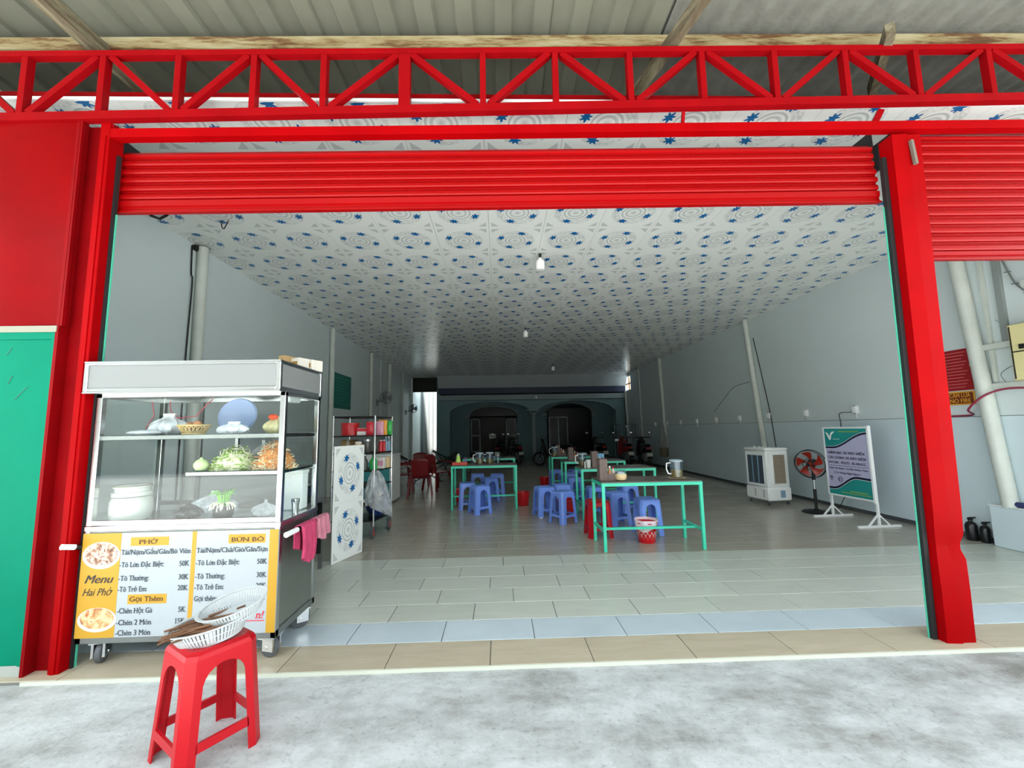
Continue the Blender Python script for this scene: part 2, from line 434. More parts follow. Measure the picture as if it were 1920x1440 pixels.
mat('black_rubber', '#15181a', .6)
mat('wall_paint', '#ced9d9', .5, var=.03, vs=.8)
mat('wall_paint_low', '#ccdbe0', .45, var=.03, vs=.9)
mat('wall_seam', '#7c8a8b', .7)
mat('house_teal', '#6f8c92', .6, var=.06, vs=1.2)
mat('house_trim', '#8b9a9b', .6)
mat('house_navy', '#16223f', .5)
mat('house_pale', '#a9b0b2', .6)
mat('dark_wood', '#1c1410', .5, var=.2, vs=5)
mat('dark_glass', '#08090b', .22, spec=.2)
mat('inside_dark', '#181818', .9)
mat('pipe_pvc', '#c9cec6', .4, var=.06, vs=5)
mat('white_plastic', '#e8eaea', .35)
mat('white_cool', '#eef0ee', .3, var=.02, vs=3)
mat('white_paint', '#eceeee', .45)
mat('steel', '#c6c8c8', .22, 1.0, var=.05, vs=3, stretch=(1, 1, 12))
mat('steel_dull', '#8e9190', .38, .9, var=.10, vs=4)
mat('steel_side', '#8d918c', .3, .85, var=.06, vs=2)
mat('chrome', '#dcdcdc', .1, 1.0)
mat('black_metal', '#17181a', .45, .2)
mat('caster_rubber', '#54565a', .6)
mat('grey_roof', '#737366', .5, .2, var=.10, vs=2.5, bmp=.08, bs=10, rnd=.07)
mat('fibro_roof', '#6a6962', .9, var=.16, vs=5, bmp=.6, bs=26, rnd=.04)
def rusty():
    m, nt, b = newmat('rusty_cream'); v = coords(nt)
    f = noise(nt, v, 3.2, 6, .7, (.55, 4, 4)); c = ramp(nt, f, [(.38, lin('#9c9272')), (.5, lin('#857550')), (.58, lin('#5a3a1b')), (.75, lin('#3f2713'))])
    nt.links.new(c, b.inputs['Base Color']); b.inputs['Roughness'].default_value = .8
    m, nt, b = newmat('rusty_rafter'); v = coords(nt)
    f = noise(nt, v, 4, 6, .7, (4, .5, 4)); c = ramp(nt, f, [(.4, lin('#7d765f')), (.55, lin('#574d3a')), (.72, lin('#4a3420'))])
    nt.links.new(c, b.inputs['Base Color']); b.inputs['Roughness'].default_value = .8
rusty()
mat('table_green', '#3fcdaa', .4, var=.05, vs=6)
mat('table_top', '#6b6660', .3, var=.12, vs=7, col2='#57524c')
mat('stool_blue', '#7397ee', .32, rnd=.04)
mat('stool_red', (.42, .004, .010), .36, spec=.25)
mat('bucket_red', '#c2141d', .3)
mat('chair_red', '#740d13', .3)
mat('menu_white', (.38, .415, .44), .4)
mat('menu_yellow', (.50, .27, .012), .45)
mat('menu_ink', '#22303a', .6)
mat('menu_brown', '#4a2c1c', .5)
mat('menu_red', '#d81b36', .5)
mat('ink_dark', '#2a2624', .5)
mat('signboard_white', (.205, .213, .21), .4)
mat('pink_towel', '#b5395f', .95, var=.16, vs=18, bmp=.6, bs=90)
mat('pale_pink_towel', '#b4707f', .95, var=.12, vs=18, bmp=.6, bs=90)
mat('carton', '#a98a5e', .8, var=.08, vs=4)
mat('carton_white', '#cfc9bd', .7)
mat('sign_teal', '#1f8f8b', .45)
mat('sign_navy', '#141a3a', .45)
mat('sign_lilac', '#b6b4d2', .5)
mat('board_teal', '#0f6a5d', .5, var=.05)
mat('poster_red', '#971118', .5)
mat('poster_gold', '#e0a230', .5)
mat('box_cream', '#e3d9a0', .5)
mat('fan_red', '#a02312', .25)
mat('louvre_grey', '#4a5660', .45)
mat('mesh_brown', '#8a7b69', .7, var=.15, vs=40)
mat('panel_blue', '#7d9aae', .4)
glassmat('cart_glass', (.95, .975, .965), .0, .015)
glassmat('clear_plastic', (.80, .86, .90), .05, .1)
filmmat('plastic_bag', '#dfe3ea', .42)
filmmat('grey_bag', '#c2c6ca', .5)
filmmat('white_bag', '#f0f1f6', .75)
filmmat('blue_bag', '#2a4a8c', .75)
mat('tray_blue', '#9fb0d8', .4)
mat('bowl_white', '#c9ccc6', .2)
mat('egg', '#c98152', .5)
mat('rattan', '#d2b681', .6, var=.1, vs=30)
mat('onion', '#cfe0a8', .35)
mat('sprout_white', '#e4e2c4', .45)
mat('sprout_green', '#8fb244', .5)
mat('sprout_orange', '#dd9a5e', .5)
mat('scallion', '#6fae3a', .5)
mat('bag_black', '#1d1e20', .35)
mat('basket_white', (.44, .47, .48), .4)
mat('stick_brown', '#5f3f27', .7, var=.3, vs=20, rnd=.3)
mat('menu_stand', '#6d5c56', .6, var=.15, vs=25)
mat('tea', '#a8803c', .2)
mat('cream_pot', '#d8bf90', .3)
mat('sky_blue', '#6fa9cf', .4)
mat('lime', '#b9e06a', .35)
mat('tin_red', '#b3161d', .3)
mat('jar_dark', '#4d4a46', .25)
mat('pack_green', '#2fa045', .3); mat('pack_orange', '#d9901f', .3); mat('pack_red', '#c32a38', .3); mat('pack_pink', '#c98aa0', .35)
mat('pack_white', '#d6d2cc', .4); mat('bottle_green', '#3bb259', .15); mat('can_silver', '#b9bcc0', .25, .8)
mat('bike_black', '#101114', .3); mat('bike_red', '#8b1016', .25); mat('plate_white', '#c8c8c0', .5); mat('bike_grey', '#73777b', .35)
mat('gate_white', '#7d8282', .6, var=.06, vs=2)
mat('teal_cabinet', '#3f8f93', .4)
mat('hammock_green', '#123c28', .8)
mat('cable_maroon', '#8a2540', .5)
mat('bulb_white', '#f2f2ee', .3)
# ================================================================ the setting
H = 3.74
def lx(y): return -3.703 - .0128*y          # left wall runs very slightly outwards
RX = 5.62
g = MB().box(-22, 22, -9.0, 2.615, -.3, -.02); struct('ground', g, MATS['concrete_apron'], 'stained grey concrete apron in front of the shop')
g = MB().box(-40, 40, -40, -9.0, -.35, -.05); struct('street', g, MATS['street_asphalt'], 'grey street beyond the concrete apron')

opp = MB()
for xa, xb, hh in ((-30, -17, 6.5), (-17, -8, 8.5), (-8, 2, 7.0), (2, 11, 9.0), (11, 20, 6.5), (20, 32, 8.0)): opp.box(xa, xb, -19, -14, -.05, hh)
oh = struct('wall_sky_block', opp, mat('opposite_plaster', '#8f8d84', .8, var=.1, vs=.4), 'unseen house fronts added across the street to block low sky')  # unseen row, added to block the low sky in front of the shop
for xa in range(-28, 30, 4):
    part('window', MB().box(xa, xa+1.6, -14.02, -13.99, .9, 2.3).box(xa, xa+1.6, -14.02, -13.99, 4.0, 5.4), MATS['dark_glass'], oh)

# ---- floor and its tiles
grout = mat('grout', '#6f706a', .8)
fl = struct('floor', MB().box(-3.98, RX, 2.612, 6.80, -.2, -.006).box(-3.98, RX, 6.80, 24.0, -.2, -.012), grout, 'tiled shop floor')
ZONES = ['tile_tan', 'tile_pale'] + ['tile_grey']*5 + ['tile_dark']*7
TW, TD = .62, .30
tm = {}
def tile_mesh(z, w):
    g_ = .0015 if z == 'tile_dark' else .0028
    k = (z, round(w, 3))
    if k not in tm: tm[k] = MB().box(-w/2+g_, w/2-g_, -TD/2+g_, TD/2-g_, -.012, 0, .0014).mesh('tile', MATS[z], 30)
    return tm[k]
for r, z in enumerate(ZONES):
    yc = 2.612 + TD*(r+.5); off = {0: -.70, 1: -1.03}.get(r, -1.03 + (.19, .5, .30, .0, .42, .12, .35, .55, .22, .08, .48, .3)[r-2])
    x = off - 6*TW
    while x < RX-.01:
        a, b2 = max(x, lx(yc)), min(x+TW, RX-.005)
        if b2-a > .03: place(tile_mesh(z, b2-a), 'tile', fl, ((a+b2)/2, yc, 0))
        x += TW
part('far_tiling', MB().box(-3.97, RX-.005, 6.812, 24.0, -.012, 0), MATS['far_tiles'], fl, 'dark brown grey tiling running to the back of the shop')
part('nosing', MB().box(-2.75, RX, 2.602, 2.612, -.03, .0), mat('nosing_white', '#c9ccbc', .6), fl, 'thin whitish edge strip of the floor')

# ---- side walls
def left_wall(y0, y1, z0, z1, t=.3): return MB().prism([(lx(y0), y0, z0), (lx(y1), y1, z0), (lx(y1)-t, y1, z0), (lx(y0)-t, y0, z0)], (0, 0, z1-z0))
struct('wall_left', left_wall(2.74, 18.6, -.01, 4.0), MATS['wall_paint'], 'pale blue grey painted left wall')
struct('wall_alley', MB().box(-4.3, lx(19), 18.6, 22, -.01, 4.6), MATS['wall_paint'], 'pale wall of the open alley beside the house')
rw = MB()
rw.box(RX, RX+.2, 2.6, 17.55, 1.44, 4.0).box(RX, RX+.2, 17.55, 18.45, 1.44, 3.02).box(RX, RX+.2, 17.55, 18.45, 3.60, 4.0).box(RX, RX+.2, 18.45, 22, 1.44, 4.0)
rwall = struct('wall_right', rw, MATS['wall_paint'], 'pale blue grey painted right wall')
part('lower_wall_panel', MB().box(RX-.004, RX+.2, 2.6, 22, 0, 1.435), MATS['wall_paint_low'], rwall, 'slightly bluer lower half of the right wall')
part('wall_seam', MB().box(RX-.002, RX+.05, 2.6, 18.3, 1.432, 1.444), MATS['wall_seam'], rwall)
part('window_frame', MB().box(RX+.06, RX+.12, 17.95, 18.0, 3.02, 3.60).box(RX+.06, RX+.12, 17.55, 18.45, 3.28, 3.34), mat('sun_tint_amber', '#a06a24', .5), rwall, 'amber bars standing for yellowish sunlight in the high vent window')  # amber colour stands for the sunlit view behind the vent opening
struct('baseboard_right', MB().box(RX-.018, RX-.004, 2.62, 18.3, 0, .055), mat('skirting', '#4b5052', .5), 'dark skirting strip along the right wall')

# ---- patterned ceiling
CX0, CY0 = .2215, 4.965
cl = struct('ceiling', MB().box(-3.99, RX, 2.80, 18.9, H+.012, H+.05).box(-2.7, RX, 18.9, 24, H-.2, H+.05).box(-4.3, -2.7, 18.9, 19.35, H+.012, H+.05), mat('ceiling_back', '#9a9d9a', .7), 'glossy printed ceiling of the shop')  # last box: overhang added over the alley to limit sun on the gate
full = MB().box(-CW/2+.0015, CW/2-.0015, -CH/2+.0015, CH/2-.0015, 0, .01).mesh('ceiling_panel', MATS['pvc_ceiling_print'], 0)
short = MB().box(-CW/2+.0015, CW/2-.0015, -.21, CH/2-.0015, 0, .01).mesh('ceiling_panel', MATS['pvc_ceiling_print'], 0)
lastc = MB().box(-CW/2+.0015, .25, -CH/2+.0015, CH/2-.0015, 0, .01).mesh('ceiling_panel', MATS['pvc_ceiling_print'], 0)
for j in range(14):
    for i in range(-6, 9):
        me = short if j == 0 else (lastc if i == 8 else full)
        place(me, 'ceiling_panel', cl, (CX0+CW*i, CY0+CH*(j-3), H))
yf = CY0+CH*(10.5)
far = place(MB().box(-4.0-CX0, RX-CX0, yf-CY0, 18.35-CY0, 0, .01).mesh('far_ceiling_panels', MATS['pvc_ceiling_print'], 0), 'far_ceiling_panels', cl, (CX0, CY0, H))
far['label'] = 'printed panels of the far ceiling'
struct('trim_1', MB().box(-3.9, RX, 2.745, 2.76, H-.008, H+.014), MATS['white_paint'], 'white cornice strip along the front edge of the ceiling')

# ================================================================ canopy roof
cano = struct('ceiling_canopy', MB().box(-7, 7.5, -1.0, 12, 4.48, 4.51), mat('roof_top', '#8c8c86', .7), 'corrugated canopy roof over the shop front')
def metal_sheet(w=.87):
    prof, x = [], 0.0
    while x < w-.01:
        prof += [(x, 0), (x+.14, 0), (x+.155, -.028), (x+.275, -.028)]; x += .29
    prof += [(w, 0)]
    return MB().extr(prof + [(w, .02), (0, .02)], 'y', -1.0, 12.0)
msh = metal_sheet().mesh('metal_roof_sheet', MATS['grey_roof'], 25)
for k in range(9): place(msh, 'metal_roof_sheet', cano, (1.30-.87*(k+1)+.0, 0, 4.445+(.006 if k % 2 else 0)))
def fibro_sheet(w=1.0):
    n = 48; prof = [(w*i/n, .012*math.sin(2*PI*w*i/n/.145)) for i in range(n+1)]
    return MB().extr(prof+[(w, .02), (0, .02)], 'y', -1.0, 12.0)
fsh = fibro_sheet().mesh('fibre_cement_sheet', MATS['fibro_roof'], 60)
for k in range(6): place(fsh, 'fibre_cement_sheet', cano, (1.32+1.0*k, 0, 4.445+(.008 if k % 2 else 0)))
tag(solo('purlin', MB().bar((-7, 2.835, 4.275-.12), (5.2, 2.835, 4.275+.088), .07, .095, (0, 0, 1)).bar((5.2, 2.835, 4.363), (7.4, 2.835, 4.363), .07, .095, (0, 0, 1)), MATS['rusty_cream'], '', ''), 'rusty cream steel purlin running above the red truss', 'roof beam')
def rafter(lbl, x0, x1, w=.1, y0=-1.0, y1=9.0, name='rafter'):
    solo(name, MB().bar((x0, y0, 4.15), (x1, y1, 4.15), w, .1, (0, 0, 1)), MATS['rusty_rafter'], lbl, 'roof beam')
rafter('flaking cream rafter above the red sheet panel at the left', -3.05, -2.50, .085)
rafter('flaking cream rafter between ribbed metal and mottled cement roofing', 2.20, .45, .055, -1.0, 6.0)
rafter('short brown rafter crossing the purlin above the right shutter', 2.80, 3.16, .055, 2.56, 3.1)

struct('wall_attic_block', MB().box(-7, -6.9, 2.9, 12, 3.76, 4.48).box(7.3, 7.4, 2.9, 12, 3.76, 4.48).box(-7, 7.4, 11.9, 12, 3.76, 4.48).box(-7, -3.9, 2.9, 12, 3.76, 3.8).box(5.7, 7.4, 2.9, 12, 3.76, 3.8), mat('attic_dark', '#4a4740', .9), 'unseen dark gable boards added to block light into the roof space')  # unseen boards added to keep side light off the roof underside
# ================================================================ red shop front
def ty(x): return 3.984 + .0193*(x+2.67)
def by(x): return 3.528 + .0283*(x+2.63)
tr = thing('roof_truss', 'long red painted steel truss of uprights and diagonals over the opening', 'truss', (0, 2.66, 0))
part('top_chord', MB().bar((-4.6, 0, ty(-4.6)), (5.7, 0, ty(5.7)), .05, .04, (0, 0, 1)), MATS['red_truss'], tr)
part('bottom_chord', MB().bar((-4.6, 0, by(-4.6)), (5.7, 0, by(5.7)), .05, .058, (0, 0, 1)), MATS['red_truss'], tr)
xs = [-4.24, -3.71, -3.183, -2.67, -2.168, -1.66, -1.185, -.63, -.087, .423, .953, 1.475, 2.003, 2.525, 3.053, 3.603, 4.13, 4.66, 5.2]
for i, x in enumerate(xs):
    wd = .078 if i == 7 else .04
    part('upright', MB().bar((x, 0, by(x)+.03), (x, 0, ty(x)-.018), wd, .05, (0, 1, 0)), MATS['red_truss'], tr)
for i in range(1, len(xs), 2):                    # nodes on the top chord sit over every second upright
    for d in (-1, 1):
        j = i+d
        if not 0 <= j < len(xs): continue
        xa, xb = xs[i]+d*.045, xs[j]-d*.045
        part('diagonal', MB().bar((xa, 0, ty(xa)-.02), (xb, 0, by(xb)+.03), .042, .042, (0, 1, 0)), MATS['red_truss'], tr)
tag(solo('rail', MB().bar((-4.6, 2.79, 3.785), (5.6, 2.79, 3.79), .04, .05, (0, 0, 1)), MATS['red_paint_dark'], '', ''), 'thin red rail behind the truss above the ceiling edge', 'rail')
bm_ = thing('lintel_beam', 'thick red steel beam between the truss and the roller shutter', 'beam', (0, 2.70, 0))
part('tube', MB().bar((-2.608, 0, 3.463-.0157*2.608), (5.6, 0, 3.463+.0157*5.6), .06, .064, (0, 0, 1)), MATS['red_paint'], bm_)
part('hanger', MB().bar((1.33, 0, 3.5), (1.33, -.03, 3.6), .02), MATS['red_truss'], bm_)
part('hanger', MB().bar((2.74, 0.02, 3.52), (2.80, 0, 3.64), .04), MATS['red_truss'], bm_)
part('hanger', MB().bar((-2.62, 0.02, 3.44), (-2.62, 0, 3.5), .04), MATS['red_truss'], bm_)

def slat_prof(h, d=.024):
    return [(0, 0), (-d*.8, .004), (-d, h*.2), (-d*.92, h*.5), (-d*.55, h*.74), (-.001, h*.80), (-.003, h*.86), (-.009, h*.90), (-.009, h*.97), (.004, h), (.006, 0)]
def shutter(name, label, x0, x1, y, zb, tilt, n, h, bar_h, curl):
    s = thing(name, label, 'shutter', (x0, y, zb), rot=(0, -math.atan(tilt), 0)); L = x1-x0
    bb = MB().extr([(0, 0), (-.03, 0), (-.03, .012), (-.014, .02), (-.012, bar_h*.45), (-.022, bar_h*.5), (-.024, bar_h*.9), (-.01, bar_h), (.006, bar_h), (.006, 0)], 'x', 0, L)
    part('bottom_bar', bb, MATS['red_slat'], s)
    me = MB().extr(slat_prof(h), 'x', 0.004, L-.004).mesh('slat', MATS['red_slat'], 20)
    for k in range(n): place(me, 'slat', s, (random.uniform(-.006, .006), random.uniform(-.002, .002), bar_h+h*k))
    z = bar_h+h*n; yy = 0.0; a = 0
    for k in range(curl):
        a += .38; place(me, 'slat', s, (0, yy, z), (-a, 0, 0)); yy += h*math.sin(a); z += h*math.cos(a)
    part('drum', MB().cyl((.02, .15, bar_h+h*n-.01), (L-.02, .15, bar_h+h*n-.01), .125, n=20), MATS['red_paint_dark'], s)
    part('end_bracket', MB().box(-.03, -.01, .0, .3, bar_h+h*n-.06, bar_h+h*n+.16), MATS['black_metal'], s)
    part('end_bracket', MB().box(L+.005, L+.02, .0, .3, bar_h+h*n-.06, bar_h+h*n+.16), MATS['black_metal'], s)
    return s
shutter('roller_shutter', 'wide red roller shutter pulled up above the main opening', -2.63, 2.80, 2.80, 2.908, .0132, 5, .062, .10, 1)
shutter('roller_shutter', 'red roller shutter half lowered right of the leaning post', 3.13, 5.58, 2.80, 2.542, .006, 13, .067, .07, 2)

# right post with its dent
def right_post():
    t = thing('steel_post', 'red steel post with a dent near its foot, right of the opening', 'post', (2.87, 2.68, 0))
    Z = [-.03, .3, .5, .56, .60, .66, .8, 1.6, 2.6, 3.44]; mb = MB(); n = len(Z); vs = []
    for z in Z:
        k = (z+.03)/3.47; xo = .055*k; w0 = .19+.026*k; d = -.028 if z in (.56, .60) else (-.01 if z in (.5, .66) else 0)
        e = -.02 if z in (.56, .60) else 0
        vs += [(xo-.09, .10, z), (xo-.09+.004-e*.6, 0-d*.6, z), (xo-.09+w0*.5, -.010-d, z), (xo-.09+w0*.54, .0-d, z), (xo-.09+w0+e, 0-d*.5, z), (xo-.09+w0+e, .10, z)]
    fs = []
    for j in range(n-1):
        for i in range(6): fs.append((j*6+i, j*6+(i+1) % 6, (j+1)*6+(i+1) % 6, (j+1)*6+i))
    fs += [tuple(range(6))[::-1], tuple(range((n-1)*6, n*6))]
    mb.add(vs, fs); part('column', mb, MATS['red_paint'], t, ang=25)
    part('guide_seal', MB().bar((-.108, .065, -.02), (-.053, .065, 3.3), .03, .03, (0, 1, 0)), MATS['black_rubber'], t, 'black rubber seal')
    part('guide_edge', MB().bar((-.127, .075, -.02), (-.080, .075, 2.93), .005, .008, (0, 1, 0)), MATS['mint_edge'], t, 'mint green edge of the shutter guide')
    part('bracket', MB().bar((.10, -.02, 3.2), (.085, -.02, 3.38), .02, .02), mat('dirty_iron', '#6b6258', .8), t)
right_post()
t = thing('steel_post', 'red steel door post between the green door and the food cart', 'post', (-2.705, 2.68, 0))
part('web', MB().box(-.095, .03, .04, .12, -.02, 3.5), MATS['red_paint_dark'], t)  # shade of the recessed channel is put into this darker red
part('flange', MB().box(-.105, -.085, -.03, .04, -.02, 3.5), MATS['red_paint_dark'], t)
part('guide', MB().box(.03, .095, -.01, .10, -.02, 3.50, .004).box(.05, .075, -.016, -.01, -.02, 3.4), MATS['red_paint'], t)
part('guide_seal', MB().box(.096, .112, .05, .075, -.02, 3.3), MATS['black_rubber'], t)
part('guide_edge', MB().box(.112, .117, .065, .075, -.02, 2.88), MATS['mint_edge'], t)

# red sheet above a green door at the far left
def wavy(u, v):
    x = -4.9 + 2.13*u; return (x, 2.655 - .010*math.sin(x*7.3+v*2.2)*math.sin(3.1*v+1) - .006*math.sin(v*9+x*3), 2.085+1.43*v)
red = MB().grid(wavy, 44, 18); n = len(red.v)
o = thing('sheet_panel', 'dented red sheet metal panel above the green door', 'panel', (0, 0, 0))
part('sheet', red, MATS['red_sheet'], o); part('edge_strip', MB().box(-2.785, -2.772, 2.648, 2.67, 2.085, 3.515), MATS['red_paint_dark'], o)
part('backing', MB().box(-4.9, -2.78, 2.68, 2.70, 2.085, 3.515), MATS['red_paint_dark'], o)
dr = thing('sheet_door', 'bright green sheet metal door panel with scratches', 'door', (0, 2.66, 0))
part('leaf', MB().box(-4.9, -2.80, 0, .02, .06, 2.045, .003), MATS['green_door'], dr)
part('lip', MB().box(-4.9, -2.80, -.008, .0, 2.0, 2.045).box(-2.83, -2.80, -.008, 0, .06, 2.0), MATS['green_door'], dr)
for (a, b2) in (((-3.02, 1.62), (-2.95, 1.70)), ((-3.1, 1.9), (-3.07, 1.95)), ((-3.07, 1.72), (-3.05, 1.77))):
    part('scratch', MB().bar((a[0], -.001, a[1]), (b2[0], -.001, b2[1]), .002, .004), mat('scratch', '#2b5a4c', .7), dr)
part('kick_plate', MB().box(-4.9, -2.80, .004, .03, -.03, .06), mat('kick', '#9ea29c', .8), dr)
struct('wall_front', MB().box(-7.5, -4.9, 2.66, 2.9, -.03, 4.1), MATS['red_paint_dark'], 'end of the red shop front beyond the door')
part_trim = struct('trim_2', MB().box(-4.9, -2.80, 2.645, 2.70, 2.045, 2.085), mat('grubby_ledge', '#8d8b7c', .8), 'grubby ledge between green door and red sheet')

# ================================================================ house at the back
HY = 18.3
def arch_pts(xa, xb, zs, zc, n=14):
    """left to right over a flat-shouldered arch"""
    c = (xa+xb)/2; out = []
    for i in range(n+1):
        t_ = -1+2*i/n; out.append((c+t_*(xb-xa)/2, zs+(zc-zs)*math.sqrt(max(0, 1-t_*t_*.98))))
    return out
pw = MB()
poly = [(-2.64, 0), (-2.2, 0)] + arch_pts(-2.2, 1.36, 2.14, 2.62) + [(1.36, 2.1), (1.6, 2.1)] + arch_pts(1.6, 5.15, 2.1, 2.62) + [(5.15, 0), (5.55, 0), (5.55, 2.68), (-2.64, 2.68)]
pw.prism([(x, HY, z) for x, z in poly], (0, .25, 0))
wb = struct('wall_back', pw, MATS['house_teal'], 'dim teal porch front of the house at the back')
part('frieze', MB().box(-2.66, 5.6, HY-.06, HY+.2, 2.70, 2.92), MATS['house_trim'], wb)
part('navy_band', MB().box(-2.7, 5.6, HY-.10, HY+.1, 2.98, 3.24), MATS['house_navy'], wb, 'dark navy band over the porch')
part('soffit_band', MB().prism([(-2.7, HY-.12, 3.24), (-2.7, HY-.5, H), (-2.7, HY+.1, H), (-2.7, HY+.1, 3.24)], (8.3, 0, 0)), MATS['house_pale'], wb, 'pale sloping band below the ceiling')
part('column_shaft', MB().lathe([(.12, 0), (.12, .08), (.09, .1), (.085, 1.9), (.1, 1.94), (.1, 2.0), (.13, 2.02), (.13, 2.12)], 16, (1.48, HY+.12, 0)), MATS['house_trim'], wb, 'slim pale porch column')
part('capital', MB().box(1.28, 1.68, HY, HY+.24, 2.10, 2.2, .02).box(1.2, 1.76, HY-.02, HY+.26, 2.2, 2.26), MATS['house_trim'], wb)
HB = 20.4
hw = MB()
poly = [(-2.64, 0), (-1.5, 0)] + arch_pts(-1.5, .84, 2.05, 2.5) + [(.84, 0), (2.29, 0)] + arch_pts(2.29, 4.53, 2.1, 2.62) + [(4.53, 0), (5.62, 0), (5.62, 3.1), (-2.64, 3.1)]
hw.prism([(x, HB, z) for x, z in poly], (0, .2, 0))
h2 = struct('wall_house', hw, MATS['house_teal'], 'inner teal house wall with two arched openings')
for xa, xb, zs, zc in ((-1.5, .84, 2.05, 2.5), (2.29, 4.53, 2.1, 2.62)):
    pts = [(x, HB-.03, z) for x, z in arch_pts(xa-.04, xb+.04, zs+.02, zc+.05, 20)]
    part('arch_moulding', MB().tube(pts, .05, 8), MATS['house_trim'], h2)
    part('arch_moulding', MB().box(xa-.2, xa+.02, HB-.07, HB, zs-.05, zs+.06).box(xb-.02, xb+.2, HB-.07, HB, zs-.05, zs+.06), MATS['house_trim'], h2)
struct('wall_house_side', MB().box(-2.78, -2.64, HY, 24, 0, 3.6).box(-2.78, 5.7, 23.9, 24, 0, 3.6).box(5.62, 5.75, 21.9, 24, 0, 3.6), MATS['house_teal'], 'side wall of the house beside the alley')
struct('ceiling_house', MB().box(-2.78, 5.7, HY+.2, 24, 3.0, 3.2), MATS['house_pale'], 'porch ceiling of the house')
for n_, (xa, xb) in enumerate(((-1.45, -.98), (.28, .80))):
    wn = struct('window_%d' % (n_+1), MB().box(xa, xa+.05, HB+.08, HB+.14, .3, 1.95).box(xb-.05, xb, HB+.08, HB+.14, .3, 1.95).box(xa, xb, HB+.08, HB+.14, 1.9, 1.95).box(xa, xb, HB+.08, HB+.14, .3, .36).box(xa, xb, HB+.08, HB+.14, 1.1, 1.14), MATS['house_pale'], 'pale framed side window of the house')
    part('pane', MB().box(xa+.05, xb-.05, HB+.10, HB+.11, .36, 1.9), MATS['dark_glass'], wn)
dn = struct('door_1', MB().box(-.95, .25, HB+.1, HB+.16, 0, 2.0), MATS['dark_wood'], 'dark double door of the house')
for xa in (-.88, -.31): part('door_panel', MB().box(xa, xa+.5, HB+.085, HB+.1, .2, .9, .01).box(xa, xa+.5, HB+.085, HB+.1, 1.05, 1.85, .01), MATS['dark_wood'], dn)
part('notice', MB().box(-.55, -.22, HB+.078, HB+.084, .95, 1.2), MATS['plate_white'], dn, 'small white sheet standing in for a bright glow at the door')  # pale sheet stands in for a small glow at the door
part('fanlight', MB().prism([(x, HB+.15, z) for x, z in arch_pts(-1.5, .84, 2.0, 2.5)], (0, .02, 0)), MATS['dark_glass'], dn)
w3 = struct('window_3', MB().box(2.4, 2.45, HB+.08, HB+.14, .1, 1.95).box(2.85, 2.9, HB+.08, HB+.14, .1, 1.95).box(3.3, 3.34, HB+.08, HB+.14, .1, 1.95).box(2.4, 3.34, HB+.08, HB+.14, 1.93, 1.98), MATS['house_pale'], 'pale window bars in the right house arch')
part('pane', MB().box(2.4, 4.5, HB+.12, HB+.13, .1, 2.4), MATS['dark_glass'], w3)
# white sheet gate at the end of the open alley, and the dark beam above it
def gate(u, v):
    x = -3.95+1.12*u; return (x, 20.75+.03*math.sin(u*34)+.25*(1-v)**2*0, .02+3.68*v)
gt = thing('alley_gate', 'bright white sheet gate in the sky-lit alley at the back left', 'gate', (0, 0, 0))
part('sheet', MB().grid(gate, 60, 2), MATS['gate_white'], gt); part('back_board', MB().box(-3.95, -2.80, 20.80, 20.83, .0, 3.7), MATS['gate_white'], gt)
part('bottom_rail', MB().bar((-3.95, 20.72, .12), (-2.83, 20.72, .16), .04), MATS['steel_dull'], gt)
tag(solo('alley_beam', MB().box(-3.95, -2.66, 18.5, 18.62, 3.12, 3.9), mat('dark_olive', '#23241c', .8), '', ''), 'dark beam over the gap left of the house', 'beam')
# ================================================================ food cart
CART = (-1.985, 2.985, 0)
ct = thing('food_cart', 'stainless steel noodle cart with glass cabinet and menu board', 'food cart', CART)
X, YF, YB = .595, -.265, .265
for sx in (-1, 1):
    for yy in (YF+.018, YB-.018):
        part('frame_post', MB().box(sx*X-(.034 if sx > 0 else 0), sx*X+(.034 if sx < 0 else 0), yy-.018, yy+.018, .14, 1.655, .003), MATS['steel'], ct)
part('bottom_rail', MB().box(-X, X, YF, YF+.034, .14, .185, .003).box(-X, X, YB-.034, YB, .14, .185, .003).box(-X, -X+.034, YF, YB, .14, .185, .003).box(X-.034, X, YF, YB, .14, .185, .003), MATS['steel_dull'], ct)
part('counter', MB().box(-X-.004, X+.004, YF-.004, YB, .795, .83, .004), MATS['steel'], ct)
part('front_panel', MB().box(-X+.03, X-.03, YF+.006, YF+.016, .18, .80), MATS['steel_side'], ct)
for sx in (-1, 1): part('side_panel', MB().box(sx*(X-.012)-.004, sx*(X-.012)+.004, YF+.034, YB-.034, .18, .80), MATS['steel_side'], ct)
part('back_panel', MB().box(-X+.03, X-.03, YB-.02, YB-.012, .18, .80), MATS['steel_side'], ct)
part('floor_panel', MB().box(-X+.03, X-.03, YF+.02, YB-.02, .165, .175), MATS['steel_dull'], ct)
part('counter_edge', MB().box(-X+.03, X-.03, YF-.002, YF+.02, .83, .862, .003), MATS['steel'], ct)
part('top_rail', MB().box(-X, X, YF, YF+.03, 1.625, 1.66, .003).box(-X, X, YB-.03, YB, 1.625, 1.66, .003).box(X-.03, X, YF, YB, 1.625, 1.66, .003).box(-X, -X+.03, YF, YB, 1.625, 1.66, .003), MATS['steel'], ct)
sh = part('upper_shelf', MB().box(-X+.034, X-.034, YF+.03, YB-.03, 1.372, 1.38), MATS['steel_dull'], ct)
part('shelf_rail', MB().box(-X+.034, X-.034, YF+.012, YF+.032, 1.355, 1.385, .003).box(X-.03, X-.012, YF+.03, YB-.03, 1.355, 1.385, .003).box(-X+.012, -X+.03, YF+.03, YB-.03, 1.355, 1.385, .003), MATS['steel'], sh)
sh = part('middle_shelf', MB().box(0.0, X-.034, YF+.03, YB-.05, 1.137, 1.144), MATS['steel_dull'], ct)
